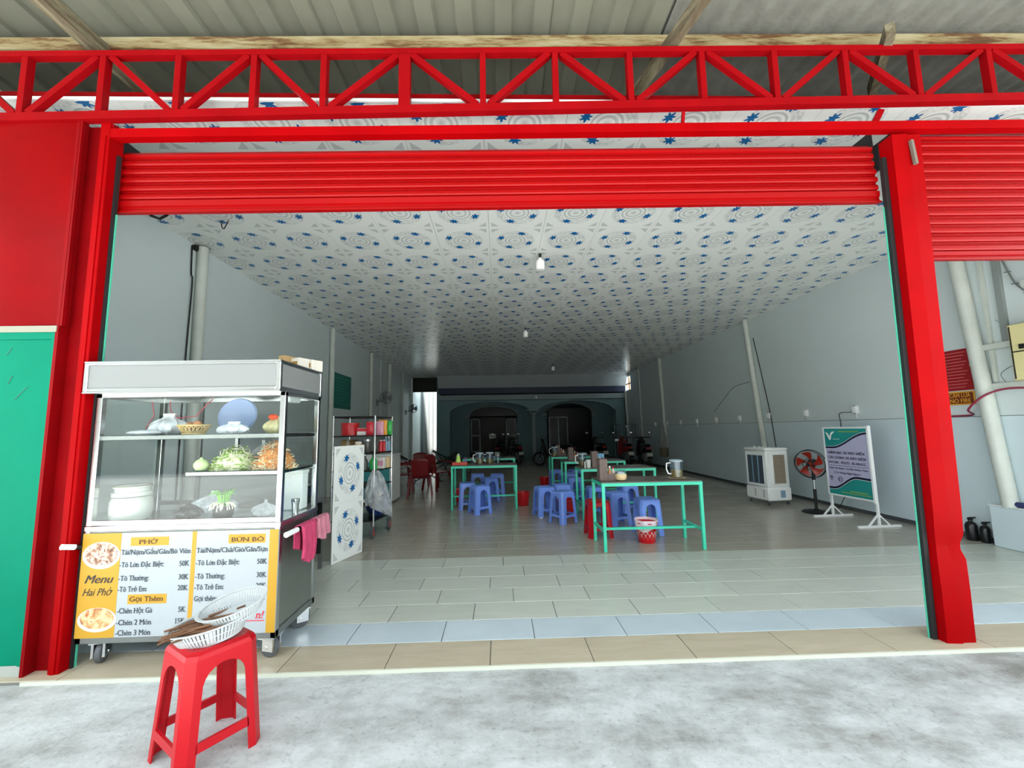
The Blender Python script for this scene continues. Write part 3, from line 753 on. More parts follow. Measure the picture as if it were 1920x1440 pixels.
part('shelf_rail', MB().box(-.02, X-.034, YF+.014, YF+.03, 1.122, 1.148, .003).box(X-.03, X-.014, YF+.03, YB-.03, 1.125, 1.148, .003), MATS['steel'], sh)
part('shelf_upright', MB().box(-.01, .012, YB-.05, YB-.03, 1.144, 1.37), MATS['steel'], sh)
part('sliding_door_rail', MB().box(-.30, -.275, YB-.03, YB-.01, .83, 1.63).box(-X+.03, -.28, YB-.03, YB-.01, .87, .90), MATS['steel_dull'], ct)
part('front_pane', MB().box(-X+.034, X-.034, YF+.004, YF+.008, .862, 1.625), MATS['cart_glass'], ct, 'clear front glass')
part('side_pane', MB().box(X-.012, X-.008, YF+.036, YB-.036, .835, 1.625), MATS['cart_glass'], ct, 'clear side glass')
part('side_pane', MB().box(-X+.008, -X+.012, YF+.036, YB-.036, .835, 1.625), MATS['cart_glass'], ct, 'clear side glass')
# sign box on top
sb = part('sign_box', MB().box(-X-.01, X+.008, YF-.09, YB-.0, 1.648, 1.658).box(-X-.01, X+.008, YF-.09, YB, 1.838, 1.848).box(-X-.005, X, YF-.075, YB-.01, 1.658, 1.838), MATS['steel'], ct, 'steel framed white sign box')
part('sign_face', MB().box(-X+.015, X-.02, YF-.082, YF-.076, 1.68, 1.824), MATS['signboard_white'], sb, 'blank white front of the sign box')
part('sign_face', MB().box(X, X+.004, YF-.06, YB-.03, 1.68, 1.824), MATS['signboard_white'], sb, 'blank white side of the sign box')
part('sign_frame', MB().box(-X-.01, -X+.015, YF-.09, YF-.075, 1.658, 1.838, .003).box(X-.02, X+.008, YF-.09, YF-.06, 1.658, 1.838, .003).box(-X+.015, X-.02, YF-.09, YF-.075, 1.658, 1.681, .003).box(-X+.015, X-.02, YF-.09, YF-.075, 1.824, 1.838, .002).box(X-.01, X+.008, YB-.03, YB, 1.658, 1.838, .003), MATS['steel'], sb)
part('lamp_fitting', MB().box(.45, .52, -.06, .1, 1.6, 1.65, .006), MATS['white_plastic'], ct)
# handles
for sx in (1,):
    h = part('handle', MB().tube([(sx*(X+.075), -.30, .765), (sx*(X+.075), .27, .765)], .014, 10).tube([(sx*X, -.2, .74), (sx*(X+.075), -.2, .765)], .01, 8).tube([(sx*X, .2, .74), (sx*(X+.075), .2, .765)], .01, 8), MATS['black_metal'], ct)
    part('grip', MB().cyl((sx*(X+.075), -.335, .765), (sx*(X+.075), -.20, .765), .0165, n=14), MATS['white_plastic'], h, 'white plastic grip')
h = part('handle', MB().tube([(-X, -.24, .70), (-X-.03, -.335, .725)], .014, 10), MATS['black_metal'], ct)
part('grip', MB().cyl((-X-.016, -.30, .716), (-X-.036, -.36, .733), .0165, n=14), MATS['white_plastic'], h, 'white plastic grip')
# casters
def caster(x, y, rz):
    c = part('caster', MB().box(-.045, .045, -.04, .04, .128, .14).box(-.035, -.022, -.03, .045, .045, .13).box(.022, .035, -.03, .045, .045, .13), MATS['chrome'], ct, loc=(x, y, 0), rot=(0, 0, rz))
    part('wheel', MB().lathe([(.02, -.018), (.055, -.017), (.062, -.012), (.062, .012), (.055, .017), (.02, .018)], 22, mt=T(0, .02, .062, 0, PI/2, 0)), MATS['caster_rubber'], c)
    part('hub', MB().cyl((-.038, .02, .062), (.038, .02, .062), .014, n=10), MATS['chrome'], c)
    part('brake', MB().box(-.02, .02, .05, .1, .10, .11), MATS['chrome'], c)
caster(-.49, -.205, .3); caster(.545, -.195, 1.3); caster(.545, .205, 2.2); caster(-.50, .205, .2)

# ---- menu board
MW, MH = 1.185, .61
mb_ = part('menu_board', MB().box(0, MW, -.003, .004, -MH, 0), MATS['menu_white'], ct, 'printed menu board', loc=(-.5925, YF-.004, .787))
RX90 = (PI/2, 0, 0)
def mpos(u, v, d=.0055): return (u*MW, -d, -v*MH)
def strip(u0, u1, v0, v1, d, name='yellow_band'):
    part(name, MB().box(u0*MW, u1*MW, -d, -.003, -v1*MH, -v0*MH), MATS['menu_yellow'], mb_)
strip(0, .195, 0, 1, .0040); strip(.556, .578, 0, .92, .0040); strip(.954, 1, 0, 1, .0040)
strip(.243, .437, .045, .13, .0040, 'title_box'); strip(.25, .445, .60, .69, .0040, 'title_box'); strip(.742, .933, .04, .13, .0040, 'title_box')
INK, BR = MATS['menu_ink'], MATS['menu_brown']
def mt_(s, u, v, cap, u1=None, m=INK, align='LEFT', **k):
    text(s, cap/.73, m, mb_, mpos(u, v), RX90, align, bold=k.pop('bold', .012), width=(abs(u1-u)*MW if u1 else None), **k)
mt_('PHỞ', .285, .112, .0265, .382, BR); mt_('BÚN BÒ', .757, .112, .0265, .925, BR); mt_('Gọi Thêm', .26, .665, .030, .43, BR)
mt_('Tái/Nạm/Gầu/Gân/Bò Viên', .20, .213, .031, .552); mt_('Tái/Nạm/Chả/Giò/Gân/Sụn', .582, .213, .031, .948)
for v, a, u1, p in ((.335, '-Tô Lớn Đặc Biệt:', .42, '50K'), (.465, '-Tô Thường:', .348, '30K'), (.57, '-Tô Trẻ Em:', .345, '20K')):
    mt_(a, .197, v, .032, u1); mt_(p, .550, v, .032, None, align='RIGHT', sx=.82)
    mt_(a, .583, v, .032, .583+u1-.197); mt_(p, .947, v, .032, None, align='RIGHT', sx=.82)
for v, a, p in ((.775, '-Chén Hột Gà', '5K'), (.885, '-Chén 2 Món', '15K'), (.982, '-Chén 3 Món', '25K')):
    mt_(a, .203, v, .032, .378); mt_(p, .545, v, .032, None, align='RIGHT', sx=.82)
mt_('Gọi thêm', .585, .68, .032, .70); mt_('K', .945, .68, .032, None, align='RIGHT', sx=.82)
mt_('n!', .943, .86, .045, None, MATS['menu_red'], 'RIGHT', shear=.25)
part('underline', MB().box(.60*MW, .945*MW, -.0045, -.003, -.885*MH, -.878*MH), MATS['menu_red'], mb_)
mt_('Menu', .10, .48, .05, .245, MATS['ink_dark'], 'CENTER', shear=.35, serif=False, bold=.02)
mt_('Hai Phở', .097, .60, .045, .245, MATS['ink_dark'], 'CENTER', shear=.35, serif=False, bold=.004)
def food_mat(key, stops, sc_):
    m, nt, b = newmat(key); f = noise(nt, coords(nt), sc_, 5, .7); nt.links.new(ramp(nt, f, stops), b.inputs['Base Color'])
food_mat('print_beef', [(.35, lin('#5d3b2b')), (.45, lin('#a57a62')), (.55, lin('#e2cdbb')), (.62, lin('#7f4a3a')), (.72, lin('#4c6b2a'))], 26)
food_mat('print_soup', [(.35, lin('#8a4a22')), (.47, lin('#d9a06a')), (.56, lin('#efc9a0')), (.66, lin('#c2531f')), (.75, lin('#4f8a2d'))], 20)
for (u, v, rx, ry, key) in ((.10, .215, .112, .080, 'print_beef'), (.105, .83, .115, .070, 'print_soup')):
    def disc(k, d0, d1, dz=0): return MB().prism([(u*MW+rx*k*math.cos(2*PI*i/40), -d0, -v*MH+dz+ry*k*math.sin(2*PI*i/40)) for i in range(40)], (0, d0-d1, 0))
    pb = part('bowl_print', disc(1, .0048, .003), MATS['bowl_white'], mb_, 'printed picture of a noodle bowl')
    o = place(disc(.86, .0054, .0045, .008).mesh('bowl_filling', MATS[key]), 'bowl_filling', mb_)

# ---- things in and on the cart
def at_cart(z): return z
def pot(label):
    t = thing('enamel_pot', label, 'pot', (-2.45, 2.885, .83))
    part('body', MB().lathe([(.085, 0), (.105, .01), (.113, .06), (.112, .13), (.104, .15), (.108, .155)], 28), MATS['bowl_white'], t)
    part('bowl_stack', MB().lathe([(.09, .155), (.106, .16), (.106, .185), (.092, .187), (.092, .21), (.10, .214), (.10, .226), (.088, .229)], 28), MATS['bowl_white'], t)
    part('rim', MB().ring((0, 0, .226), .098, .004, n=28), mat('chipped_rim', '#6b6a4a', .5), t)
pot('white enamel pot with stacked bowls at the left of the cart cabinet')
def bagmesh(w, d, h, seed, top=.25):
    r = random.Random(seed); ph = [r.uniform(0, 6) for _ in range(6)]
    def f(u, v):
        a = 2*PI*u; k = (math.sin(PI*min(1, v*1.15+.08))**.6)*(1-v*.5)+top*v*.4
        rr = k*(1+.12*math.sin(2*a+ph[5])+.14*math.sin(5*a+ph[0]+3*v)+.10*math.sin(9*a+ph[1]-5*v)+.06*math.sin(15*a+ph[2]))
        return (w*rr*math.cos(a)+.1*w*v*math.sin(ph[3]), d*rr*math.sin(a)+.1*d*v*math.sin(ph[4]), h*v)
    return MB().grid(f, 40, 14)
solo('plastic_bag', bagmesh(.12, .09, .15, 1, .9), MATS['white_bag'], 'white knotted plastic bag beside the egg basket', 'plastic bag', (-2.30, 2.95, 1.381))
solo('napkin_pack', MB().ball((0, 0, .02), .02, 18, 8, 5.5, 3.2, 1.0), MATS['white_bag'], 'flat white pack lying on the top shelf of the cart', 'pack', (-2.37, 2.84, 1.381))
eb = thing('egg_basket', 'small round woven rattan basket holding eggs', 'basket', (-2.065, 2.87, 1.381))
wv = MB()
for i in range(22):
    a0 = 2*PI*i/22
    for s in (-1, 1): wv.tube([((.06+.03*t)*math.cos(a0+s*.28*t), (.06+.03*t)*math.sin(a0+s*.28*t), .012+.05*t) for t in (0, .33, .66, 1)], .003, 5)
part('weave', wv, MATS['rattan'], eb)
part('rim', MB().ring((0, 0, .064), .092, .006, n=28).ring((0, 0, .008), .062, .007, n=28), MATS['rattan'], eb)
part('base', MB().lathe([(.01, .004), (.06, .004), (.06, .010), (.01, .010)], 22), MATS['rattan'], eb)
egg = MB().ball((0, 0, 0), .024, 16, 10, 1, 1, 1.3).mesh('egg', MATS['egg'])
for i, (ex, ey, ez, lb) in enumerate(((-.035, .01, .05, 'brown egg at the left of the rattan basket'), (.028, -.012, .058, 'brown egg at the right of the rattan basket'), (-.005, .03, .056, 'brown egg at the back of the rattan basket'))):
    tag(place(egg, 'egg', None, (-2.065+ex, 2.87+ey, 1.381+ez+.014), (PI/2.3, .4*i, .9*i)), lb, 'egg', 'eggs in the rattan basket')
tray = thing('round_tray', 'pale blue round tray wrapped in plastic standing on edge', 'tray', (-1.875, 3.02, 1.381), rot=(0, 0, .1))
part('disc', MB().lathe([(.02, -.008), (.122, -.008), (.13, .0), (.122, .012), (.115, .003), (.02, .003)], 36, mt=T(0, 0, .132, PI/2-.25)), MATS['tray_blue'], tray)
solo('plastic_bag', bagmesh(.10, .06, .085, 4, .9), MATS['white_bag'], 'crumpled white bag in front of the blue tray', 'plastic bag', (-1.80, 2.86, 1.381))
solo('noodle_bag', bagmesh(.07, .065, .12, 6, 1.0), filmmat('noodle_film', '#e2d7a6', .7), 'bag of pale noodles with red chillies on the top shelf', 'plastic bag', (-1.56, 2.92, 1.381))
solo('chilli_bunch', MB().ball((0, 0, .02), .022, 12, 6, 1.5, 1.2, .9), mat('chilli', '#e0502e', .4), 'small heap of red chillies on the noodle bag', 'chillies', (-1.55, 2.885, 1.475))
solo('onion', MB().lathe([(.004, 0), (.03, .008), (.042, .03), (.042, .048), (.03, .068), (.012, .078), (.004, .09)], 20), MATS['onion'], 'pale green onion at the edge of the middle shelf', 'onion', (-1.955, 2.80, 1.146))
def heap(name, label, cat, x, y, z, rx, ry, h, n, mats_, seed, rad=.0028):
    r = random.Random(seed); t = thing(name, label, cat, (x, y, z))
    parts = [MB() for _ in mats_]
    for i in range(n):
        a = r.uniform(0, 2*PI); q = math.sqrt(r.random()); px, py = rx*q*math.cos(a), ry*q*math.sin(a)
        zz = h*(1-q*q)*r.uniform(.35, 1)+.004
        L = r.uniform(.03, .06); d = Vector((r.gauss(0, 1), r.gauss(0, 1), r.gauss(0, .45))).normalized()*L
        c = Vector((px, py, zz)); k = Vector((r.gauss(0, 1), r.gauss(0, 1), r.gauss(0, 1))).normalized()*L*.3
        p = [c-d*.5, c+k*.6, c+d*.5]
        for w_ in p: w_.z = max(.003, w_.z)
        parts[int(r.random()**1.2*len(mats_)) % len(mats_)].tube(p, rad, 4)
    core = MB().lathe([(rx*.9, 0), (rx*.8, h*.3), (rx*.5, h*.62), (.01, h*.75)], 20, sy=ry/rx); part('core', core, mats_[0], t)
    for m, p in zip(mats_, parts): part('shreds', p, m, t, kind='stuff')
heap('bean_sprouts', 'heap of pale bean sprouts and green herbs on the middle shelf', 'sprouts', -1.80, 2.90, 1.146, .155, .12, .16, 620, [MATS['sprout_white'], MATS['sprout_green']], 3)
heap('shredded_vegetables', 'heap of orange shredded vegetables beside the bean sprouts', 'vegetables', -1.535, 2.90, 1.146, .125, .12, .19, 620, [MATS['sprout_orange'], MATS['sprout_white']], 5)
solo('plastic_bag', bagmesh(.09, .05, .19, 8), MATS['white_bag'], 'white bag behind the vegetables on the middle shelf', 'plastic bag', (-1.70, 3.06, 1.146))
solo('plastic_bag', bagmesh(.085, .08, .12, 9), MATS['bag_black'], 'black plastic bag on the cart counter', 'plastic bag', (-2.06, 2.87, .831))
solo('plastic_bag', bagmesh(.17, .10, .16, 12), MATS['plastic_bag'], 'clear plastic bag of goods behind the black bag', 'plastic bag', (-2.02, 3.02, .831))
sp = thing('scallions', 'bunch of green scallions in a dark cup', 'scallions', (-1.815, 2.83, .831))
part('cup', MB().lathe([(.045, 0), (.058, .03), (.062, .09), (.058, .09), (.04, .01)], 20), MATS['bag_black'], sp)
lv, st_ = MB(), MB(); r = random.Random(2)
for i in range(46):
    a = r.uniform(0, 2*PI); s = r.uniform(.3, 1)
    p0 = Vector((.02*math.cos(a), .02*math.sin(a), .08)); p1 = p0+Vector((.02*math.cos(a), .02*math.sin(a), .09)); p2 = p1+Vector((.06*s*math.cos(a), .06*s*math.sin(a), .045-.06*s))
    lv.tube([p0, p1, p2], [.003, .003, .001], 5)
for i in range(26):
    a = r.uniform(PI, 2*PI); q0 = Vector((.03*math.cos(a), .03*math.sin(a), .11)); st_.tube([q0, q0+Vector((.035*math.cos(a), .035*math.sin(a), -.005)), q0+Vector((.045*math.cos(a)+r.gauss(0, .01), .045*math.sin(a), -.02-.03*r.random()))], .0032, 5)
part('leaves', lv, MATS['scallion'], sp, kind='stuff'); part('stems', st_, MATS['sprout_white'], sp, kind='stuff')
solo('plastic_bag', bagmesh(.09, .06, .11, 14), MATS['grey_bag'], 'greyish bag at the right end of the cart counter', 'plastic bag', (-1.58, 2.90, .831))
solo('foam_box', MB().box(-.07, .07, -.05, .05, 0, .28, .008).box(-.075, .075, -.055, .055, .255, .285, .005), MATS['white_plastic'], 'white foam box at the right back of the cart', 'box', (-1.515, 3.16, .831))
solo('steel_cup', MB().lathe([(.02, 0), (.022, .06), (.026, .075), (.028, .10), (.024, .10), (.019, .01)], 18), MATS['chrome'], 'small steel cup near the side glass of the cart', 'cup', (-1.425, 2.98, .831))
solo('wire', MB().tube([(-2.43, 2.96, 1.62), (-2.40, 2.95, 1.52), (-2.44, 2.94, 1.44), (-2.46, 2.95, 1.385)], .003, 6), mat('red_wire', '#c94a5c', .5), 'red wire hanging in the left of the cart cabinet', 'wire')
solo('wire', MB().tube([(-2.33, 2.99, 1.62), (-2.30, 2.96, 1.55), (-2.22, 2.93, 1.50), (-2.10, 2.93, 1.51), (-2.04, 2.95, 1.60), (-2.02, 2.97, 1.63)], .003, 6), MATS['red_wire'], 'red wire looping behind the white bag', 'wire')
for i, (cx, cy, w_, hh, lb) in enumerate(((-1.585, 3.10, .055, .105, 'yellow and dark carton at the left on top of the cart'), (-1.50, 3.13, .10, .09, 'pale carton with brown label on the cart roof'), (-1.425, 3.19, .075, .085, 'pale carton at the right edge of the cart roof'))):
    c = thing('carton', lb, 'carton', (cx, cy, 1.849), -.45)
    part('box', MB().box(-w_/2, w_/2, -.05, .05, 0, hh, .003), MATS['carton'] if i == 0 else MATS['carton_white'], c)
    part('label_patch', MB().box(-w_*.3, w_*.3, -.052, -.05, hh*.3, hh*.7), mat('carton_print', '#8a6a1c', .6) if i else MATS['menu_brown'], c)
def towel(name, label, m, x, y0, y1, dl, seed):
    r = random.Random(seed); a, b2 = r.uniform(0, 6), r.uniform(0, 6)
    def f(u, v):
        y = y0+(y1-y0)*u + .012*math.sin(9*v+a)*v
        L = (v-.42)*2*dl; w_ = .010*math.sin(u*17+a)*min(1, abs(L)*9)+.006*math.sin(u*31+b2)
        if abs(v-.42) < .05: return (x+(v-.42)*.36, y, .783+random.Random(int(u*99)).uniform(0, .003))
        s = 1 if v > .42 else -1
        return (x+s*(.022+w_), y, .783-(abs(v-.42)-.05)*dl*1.6*(1+.12*math.sin(u*5+b2)))
    mb = MB().grid(f, 30, 26); o = solo(name, mb, m, label, 'towel', ang=80)
    md = o.modifiers.new('thick', 'SOLIDIFY'); md.thickness = .005; return o
towel('towel', 'magenta pink towel hung over the cart handle', MATS['pink_towel'], -1.31, 2.80, 3.02, .27, 1)
towel('towel', 'faded pale pink towel behind the magenta one', MATS['pale_pink_towel'], -1.31, 3.03, 3.22, .17, 2)

# ---- steel stand with a pot, behind the cart
t = thing('steel_stand', 'grey steel stand behind the food cart', 'stand', (-2.2, 4.25, 0))
part('top', MB().box(-.35, .35, -.25, .25, .68, .71), MATS['steel_dull'], t)
for x, y in ((-.33, -.23), (.33, -.23), (-.33, .23), (.33, .23)): part('leg', MB().box(x-.015, x+.015, y-.015, y+.015, 0, .68), MATS['steel_dull'], t)
part('back_sheet', MB().box(-.34, .34, .21, .215, .15, .66), MATS['black_metal'], t)
t = thing('stock_pot', 'steel stock pot with shiny lid on the stand', 'pot', (-1.99, 4.2, .712))
part('body', MB().lathe([(.13, 0), (.145, .01), (.145, .16), (.15, .165)], 28), MATS['black_metal'], t)
part('lid', MB().lathe([(.152, .165), (.15, .175), (.08, .20), (.02, .205)], 28), MATS['chrome'], t); part('knob', MB().ball((0, 0, .222), .018, 12, 6), MATS['black_metal'], t)
# ---- ceiling panel propped up beside the cart
pm = thing('ceiling_panel_offcut', 'white panel with blue leaf rosettes leaning beside the food cart', 'panel', (-1.79, 4.57, .002), rot=(math.radians(90), math.radians(0), math.atan2(.46, .16)))
o = place(MB().box(-.25, .25, -.3075, .9225, -.006, .006, .002).mesh('panel', MATS['pvc_panel_print'], 30), 'panel', pm, (.245, .3075, 0))
# ================================================================ stools, tables and what stands on them
def make_stool(name, label, m, wt=.27, wb=.325, h=.455, group=None, lw=.076, c=.026):
    t = thing(name, label, 'stool', (0, 0, 0), 0, group)
    zs, th = h*.64, .006
    hw = lambda z: (wb+(wt-wb)*z/h)/2
    iw = lambda z: hw(z)-lw
    seat = MB()
    Rz = [Matrix.Rotation(k*PI/2, 4, 'Z') for k in range(4)]
    zt = h-.026; zc = h*.86
    arch = [(-iw(zs)*math.cos(PI*i/12), zs+(zc-zs)*math.sin(PI*i/12)**.75 if 0 < i < 12 else zs) for i in range(13)]
    poly = [(-hw(zs)+c, zs)] + arch + [(hw(zs)-c, zs), (hw(zt)-c, zt), (-hw(zt)+c, zt)]
    def ring8(q, cc, z): return [(q-cc, -q, z), (q, -q+cc, z), (q, q-cc, z), (q-cc, q, z), (-q+cc, q, z), (-q, q-cc, z), (-q, -q+cc, z), (-q+cc, -q, z)]
    R8 = [ring8(hw(zt), c, zt), ring8(hw(h)-.006, c, h-.010), ring8(hw(h)-.024, c*.9, h), ring8(hw(h)-.045, c*.7, h-.004)]
    seat.add(sum(R8, []), [(j*8+i, j*8+(i+1) % 8, j*8+8+(i+1) % 8, j*8+8+i) for j in range(3) for i in range(8)]+[tuple(range(24, 32))])
    for k in range(4):
        a = MB().prism([(x, -hw(z), z) for x, z in poly], (0, th, 0))
        a.prism([(hw(zs)-c, -hw(zs), zs), (hw(zs), -hw(zs)+c, zs), (hw(zt), -hw(zt)+c, zt), (hw(zt)-c, -hw(zt), zt)], (-th, th, 0))
        a.xf(Rz[k]); seat.add(a.v, a.f)
    part('seat', seat, m, t, ang=30)
    leg = MB().prism([(hw(0)-c, -hw(0), 0), (hw(0)-lw, -hw(0), 0), (hw(zs)-lw, -hw(zs), zs), (hw(zs)-c, -hw(zs), zs)], (0, th, 0))
    leg.prism([(hw(0), -hw(0)+c, 0), (hw(0), -hw(0)+lw, 0), (hw(zs), -hw(zs)+lw, zs), (hw(zs), -hw(zs)+c, zs)], (-th, 0, 0))
    leg.prism([(hw(0)-c, -hw(0), 0), (hw(0), -hw(0)+c, 0), (hw(zs), -hw(zs)+c, zs), (hw(zs)-c, -hw(zs), zs)], (-th, th, 0))
    lm = leg.mesh('leg', m, 30)
    za, zb = h*.20, h*.275
    st = MB().prism([(-iw(za)-.004, -hw(za), za), (iw(za)+.004, -hw(za), za), (iw(zb)+.004, -hw(zb), zb), (-iw(zb)-.004, -hw(zb), zb)], (0, .012, 0)).mesh('stretcher', m, 30)
    for k in range(4):
        place(lm, 'leg', t, rot=(0, 0, k*PI/2)); place(st, 'stretcher', t, rot=(0, 0, k*PI/2))
    return t
BS = make_stool('plastic_stool', 'x', MATS['stool_blue'], group='blue plastic stools')
stools = [
 (-.36, 7.16, .55, 'blue stool in front of the left table, its corner towards the entrance'),
 (-.60, 7.58, .12, 'blue stool under the left table behind its front left leg'),
 (-.22, 8.32, .40, 'blue stool in the middle behind the left table'),
 (-.50, 9.05, .05, 'blue stool at the far left tucked under the rear left table'),
 (-.08, 8.95, .05, 'blue stool at the far right tucked under the rear left table'),
 (.92, 6.34, .62, 'blue stool nearest the entrance in the aisle cluster'),
 (.70, 6.86, .30, 'blue stool at the left of the aisle cluster'),
 (1.02, 7.10, .10, 'blue stool at the back of the aisle cluster'),
 (1.52, 6.75, .05, 'blue stool under the left end of the second right table'),
 (1.68, 6.14, .25, 'blue stool in front of the second right table behind the red one'),
 (2.10, 6.98, .15, 'blue stool behind the second right table'),
 (1.92, 5.56, .04, 'blue stool behind the front right table above the lined bucket'),
 (1.40, 8.10, .2, 'blue stool under the third right table'),
 (1.45, 8.85, .1, 'blue stool between the third and fourth right tables'),
 (1.27, 9.62, .1, 'blue stool under the left end of the fourth right table'),
 (1.70, 9.60, .3, 'blue stool in the middle under the fourth right table'),
]
for i, (x, y, a, lb) in enumerate(stools):
    o = BS if i == 0 else dup(BS, (0, 0, 0))
    o.location = (x, y, 0); o.rotation_euler = (0, 0, a); o['label'] = lb
RS = make_stool('plastic_stool', 'red plastic stool behind the left legs of the front right table', MATS['stool_red'], lw=.062, c=.032)
RS.location = (1.25, 5.50, 0); RS.rotation_euler = (0, 0, .04)
FS = dup(RS, (-1.342, 2.065, -.02), math.radians(-35), 'tall red plastic stool on the concrete in front of the food cart'); FS.scale = (1.03, 1.03, 1.05)

def make_table(name, label, w_=1.16, d=.53, h=.765):
    t = thing(name, label, 'table', (0, 0, 0), 0, 'green framed dining tables'); g = MATS['table_green']; q = .034
    part('table_top', MB().box(0, w_, 0, d, h-.012, h, .003), MATS['table_top'], t, 'grey brown table top')
    part('frame', MB().box(-.002, w_+.002, -.002, q, h-.048, h-.012).box(-.002, w_+.002, d-q, d+.002, h-.048, h-.012).box(-.002, q, q, d-q, h-.048, h-.012).box(w_-q, w_+.002, q, d-q, h-.048, h-.012), g, t)
    for x in (0, w_-q):
        for y in (0, d-q): part('leg', MB().box(x, x+q, y, y+q, 0, h-.048), g, t)
        part('stretcher', MB().box(x+.004, x+q-.004, q, d-q, .20, .226), g, t)
    part('long_stretcher', MB().box(q, w_-q, d*.30, d*.30+.026, .20, .226), g, t)
    return t
T1 = make_table('dining_table', 'green framed table nearest the entrance with a jug of tea', 1.16, .53)
T1.location = (1.145, 4.775, 0)
TB = [(1.235, 6.44, 'second green framed table from the entrance on the right'), (1.21, 7.92, 'third green framed table from the entrance on the right'),
      (1.13, 9.32, 'rearmost green framed table on the right'), (-.875, 7.42, 'front green framed table on the left with a red tray'), (-.84, 9.25, 'rear green framed table on the left')]
for x, y, lb in TB: dup(T1, (x, y, 0), 0, lb)

HT = .765
def make_caddy():
    t = thing('condiment_caddy', 'x', 'caddy', (0, 0, 0), 0, 'brown condiment caddies'); m = MATS['menu_stand']
    part('back_box', MB().box(-.075, .02, -.07, .07, 0, .245, .004).box(-.07, .015, -.065, .065, .245, .25), m, t)
    part('front_tray', MB().box(.02, .15, -.07, .07, 0, .012).box(.02, .15, -.07, -.062, 0, .085, .002).box(.02, .15, .062, .07, 0, .085, .002).box(.142, .15, -.062, .062, 0, .085, .002), m, t)
    for k in range(6): part('rib', MB().box(-.072, .018, -.0735, -.07, .03+.035*k, .045+.035*k), m, t)
    b = part('sauce_bottle', MB().lathe([(.022, .012), (.024, .02), (.024, .10), (.01, .125), (.009, .145)], 14, (.055, -.02, 0)), mat('sauce', '#b97b4a', .3), t, 'sauce bottle'); part('cap', MB().cyl((.055, -.02, .145), (.055, -.02, .165), .011, n=10), MATS['white_plastic'], b)
    b = part('sauce_bottle', MB().lathe([(.022, .012), (.024, .02), (.024, .09), (.01, .115), (.009, .13)], 14, (.108, .02, 0)), mat('sauce2', '#d8cfc0', .3), t, 'pale sauce bottle'); part('cap', MB().cyl((.108, .02, .13), (.108, .02, .15), .011, n=10), MATS['tin_red'], b)
    return t
CD = make_caddy(); CD.location = (1.235, 4.98, HT); CD['label'] = 'brown caddy with sauce bottles on the table nearest the entrance'
dup(CD, (1.51, 6.63, HT), 0, 'brown caddy on the second right table'); dup(CD, (1.40, 8.2, HT), 0, 'brown caddy on the third right table'); dup(CD, (1.34, 9.6, HT), 0, 'brown caddy on the rearmost right table')
def make_jug():
    t = thing('water_jug', 'x', 'jug', (0, 0, 0), 0, 'plastic tea jugs')
    part('body', MB().lathe([(.062, 0), (.068, .01), (.072, .17), (.076, .195), (.073, .195), (.066, .012), (.01, .008)], 24, cap=False), MATS['clear_plastic'], t)
    part('tea', MB().lathe([(.064, .012), (.067, .095), (.01, .096)], 24), MATS['tea'], t, 'brown tea')
    part('lid', MB().lathe([(.078, .19), (.078, .205), (.06, .215), (.01, .216)], 24), filmmat('jug_lid', '#bcd0d8', .55) if 'jug_lid' not in MATS else MATS['jug_lid'], t)
    part('handle', MB().tube([(-.07, 0, .175), (-.115, 0, .17), (-.12, 0, .10), (-.10, 0, .05), (-.066, 0, .045)], .009, 8), MATS['white_plastic'], t)
    return t
JG = make_jug(); JG.location = (2.10, 4.98, HT+.012); JG['label'] = 'plastic jug of tea on a saucer on the table nearest the entrance'
solo('saucer', MB().lathe([(.05, 0), (.06, .001), (.105, .010), (.103, .012), (.05, .004)], 24), MATS['cream_pot'], 'cream saucer under the tea jug', 'saucer', (2.10, 4.98, HT))
dup(JG, (1.345, 6.86, HT), 0, 'tea jug on the second right table'); dup(JG, (1.22, 9.45, HT), 0, 'tea jug on the rearmost right table')
dup(JG, (-.38, 7.62, HT), 0, 'tea jug on the front left table'); dup(JG, (-.20, 7.70, HT), 0, 'second tea jug further right on the front left table')
t = thing('sugar_pot', 'cream pot heaped with white sugar on the table nearest the entrance', 'pot', (1.405, 4.90, HT))
part('pot', MB().lathe([(.035, 0), (.058, .015), (.068, .05), (.062, .08), (.056, .08), (.05, .02)], 24), MATS['cream_pot'], t); part('sugar', MB().ball((0, 0, .07), .052, 18, 8, 1, 1, .7), MATS['white_plastic'], t)
part('glass_lid', MB().lathe([(.062, .08), (.068, .10), (.05, .12), (.01, .125)], 20), MATS['clear_plastic'], t)
def cup(label, x, y, m=None, r=.035, h=.09, name='cup'):
    t = thing(name, label, 'cup', (x, y, HT)); part('wall', MB().lathe([(r*.8, 0), (r, h), (r*.92, h), (r*.72, .006)], 20, cap=False), m or MATS['white_plastic'], t)
    part('rim', MB().ring((0, 0, h), r*.97, .003, n=20), MATS['white_plastic'], t)
cup('clear cup with white rim behind the sugar pot', 1.40, 5.10, MATS['clear_plastic'])
cup('white cup at the left end of the second right table', 1.375, 6.56, MATS['bowl_white'], .04, .12)
cup('small white cup on the third right table', 1.56, 8.06, MATS['bowl_white'], .06, .06)
solo('chopsticks', MB().cyl((0, 0, 0), (0, .005, .1), .008, n=8), MATS['white_plastic'], 'slim white shaker beside the cup on the second right table', 'shaker', (1.31, 6.50, HT))
solo('tissue_box', MB().box(-.055, .055, -.05, .05, 0, .20, .005).box(-.08, .08, -.07, .07, 0, .03, .004), MATS['sky_blue'], 'light blue tissue box on the second right table', 'tissue box', (1.64, 6.87, HT))
for i in range(3): cup(('clear glass beside the jugs on the front left table', 'clear glass at the back of the front left table', 'clear glass between jug and lime bottle on the left table')[i], (-.05, -.12, -.52)[i], (7.6, 7.82, 7.75)[i], MATS['clear_plastic'], .035, (.16, .13, .1)[i], 'drinking_glass')
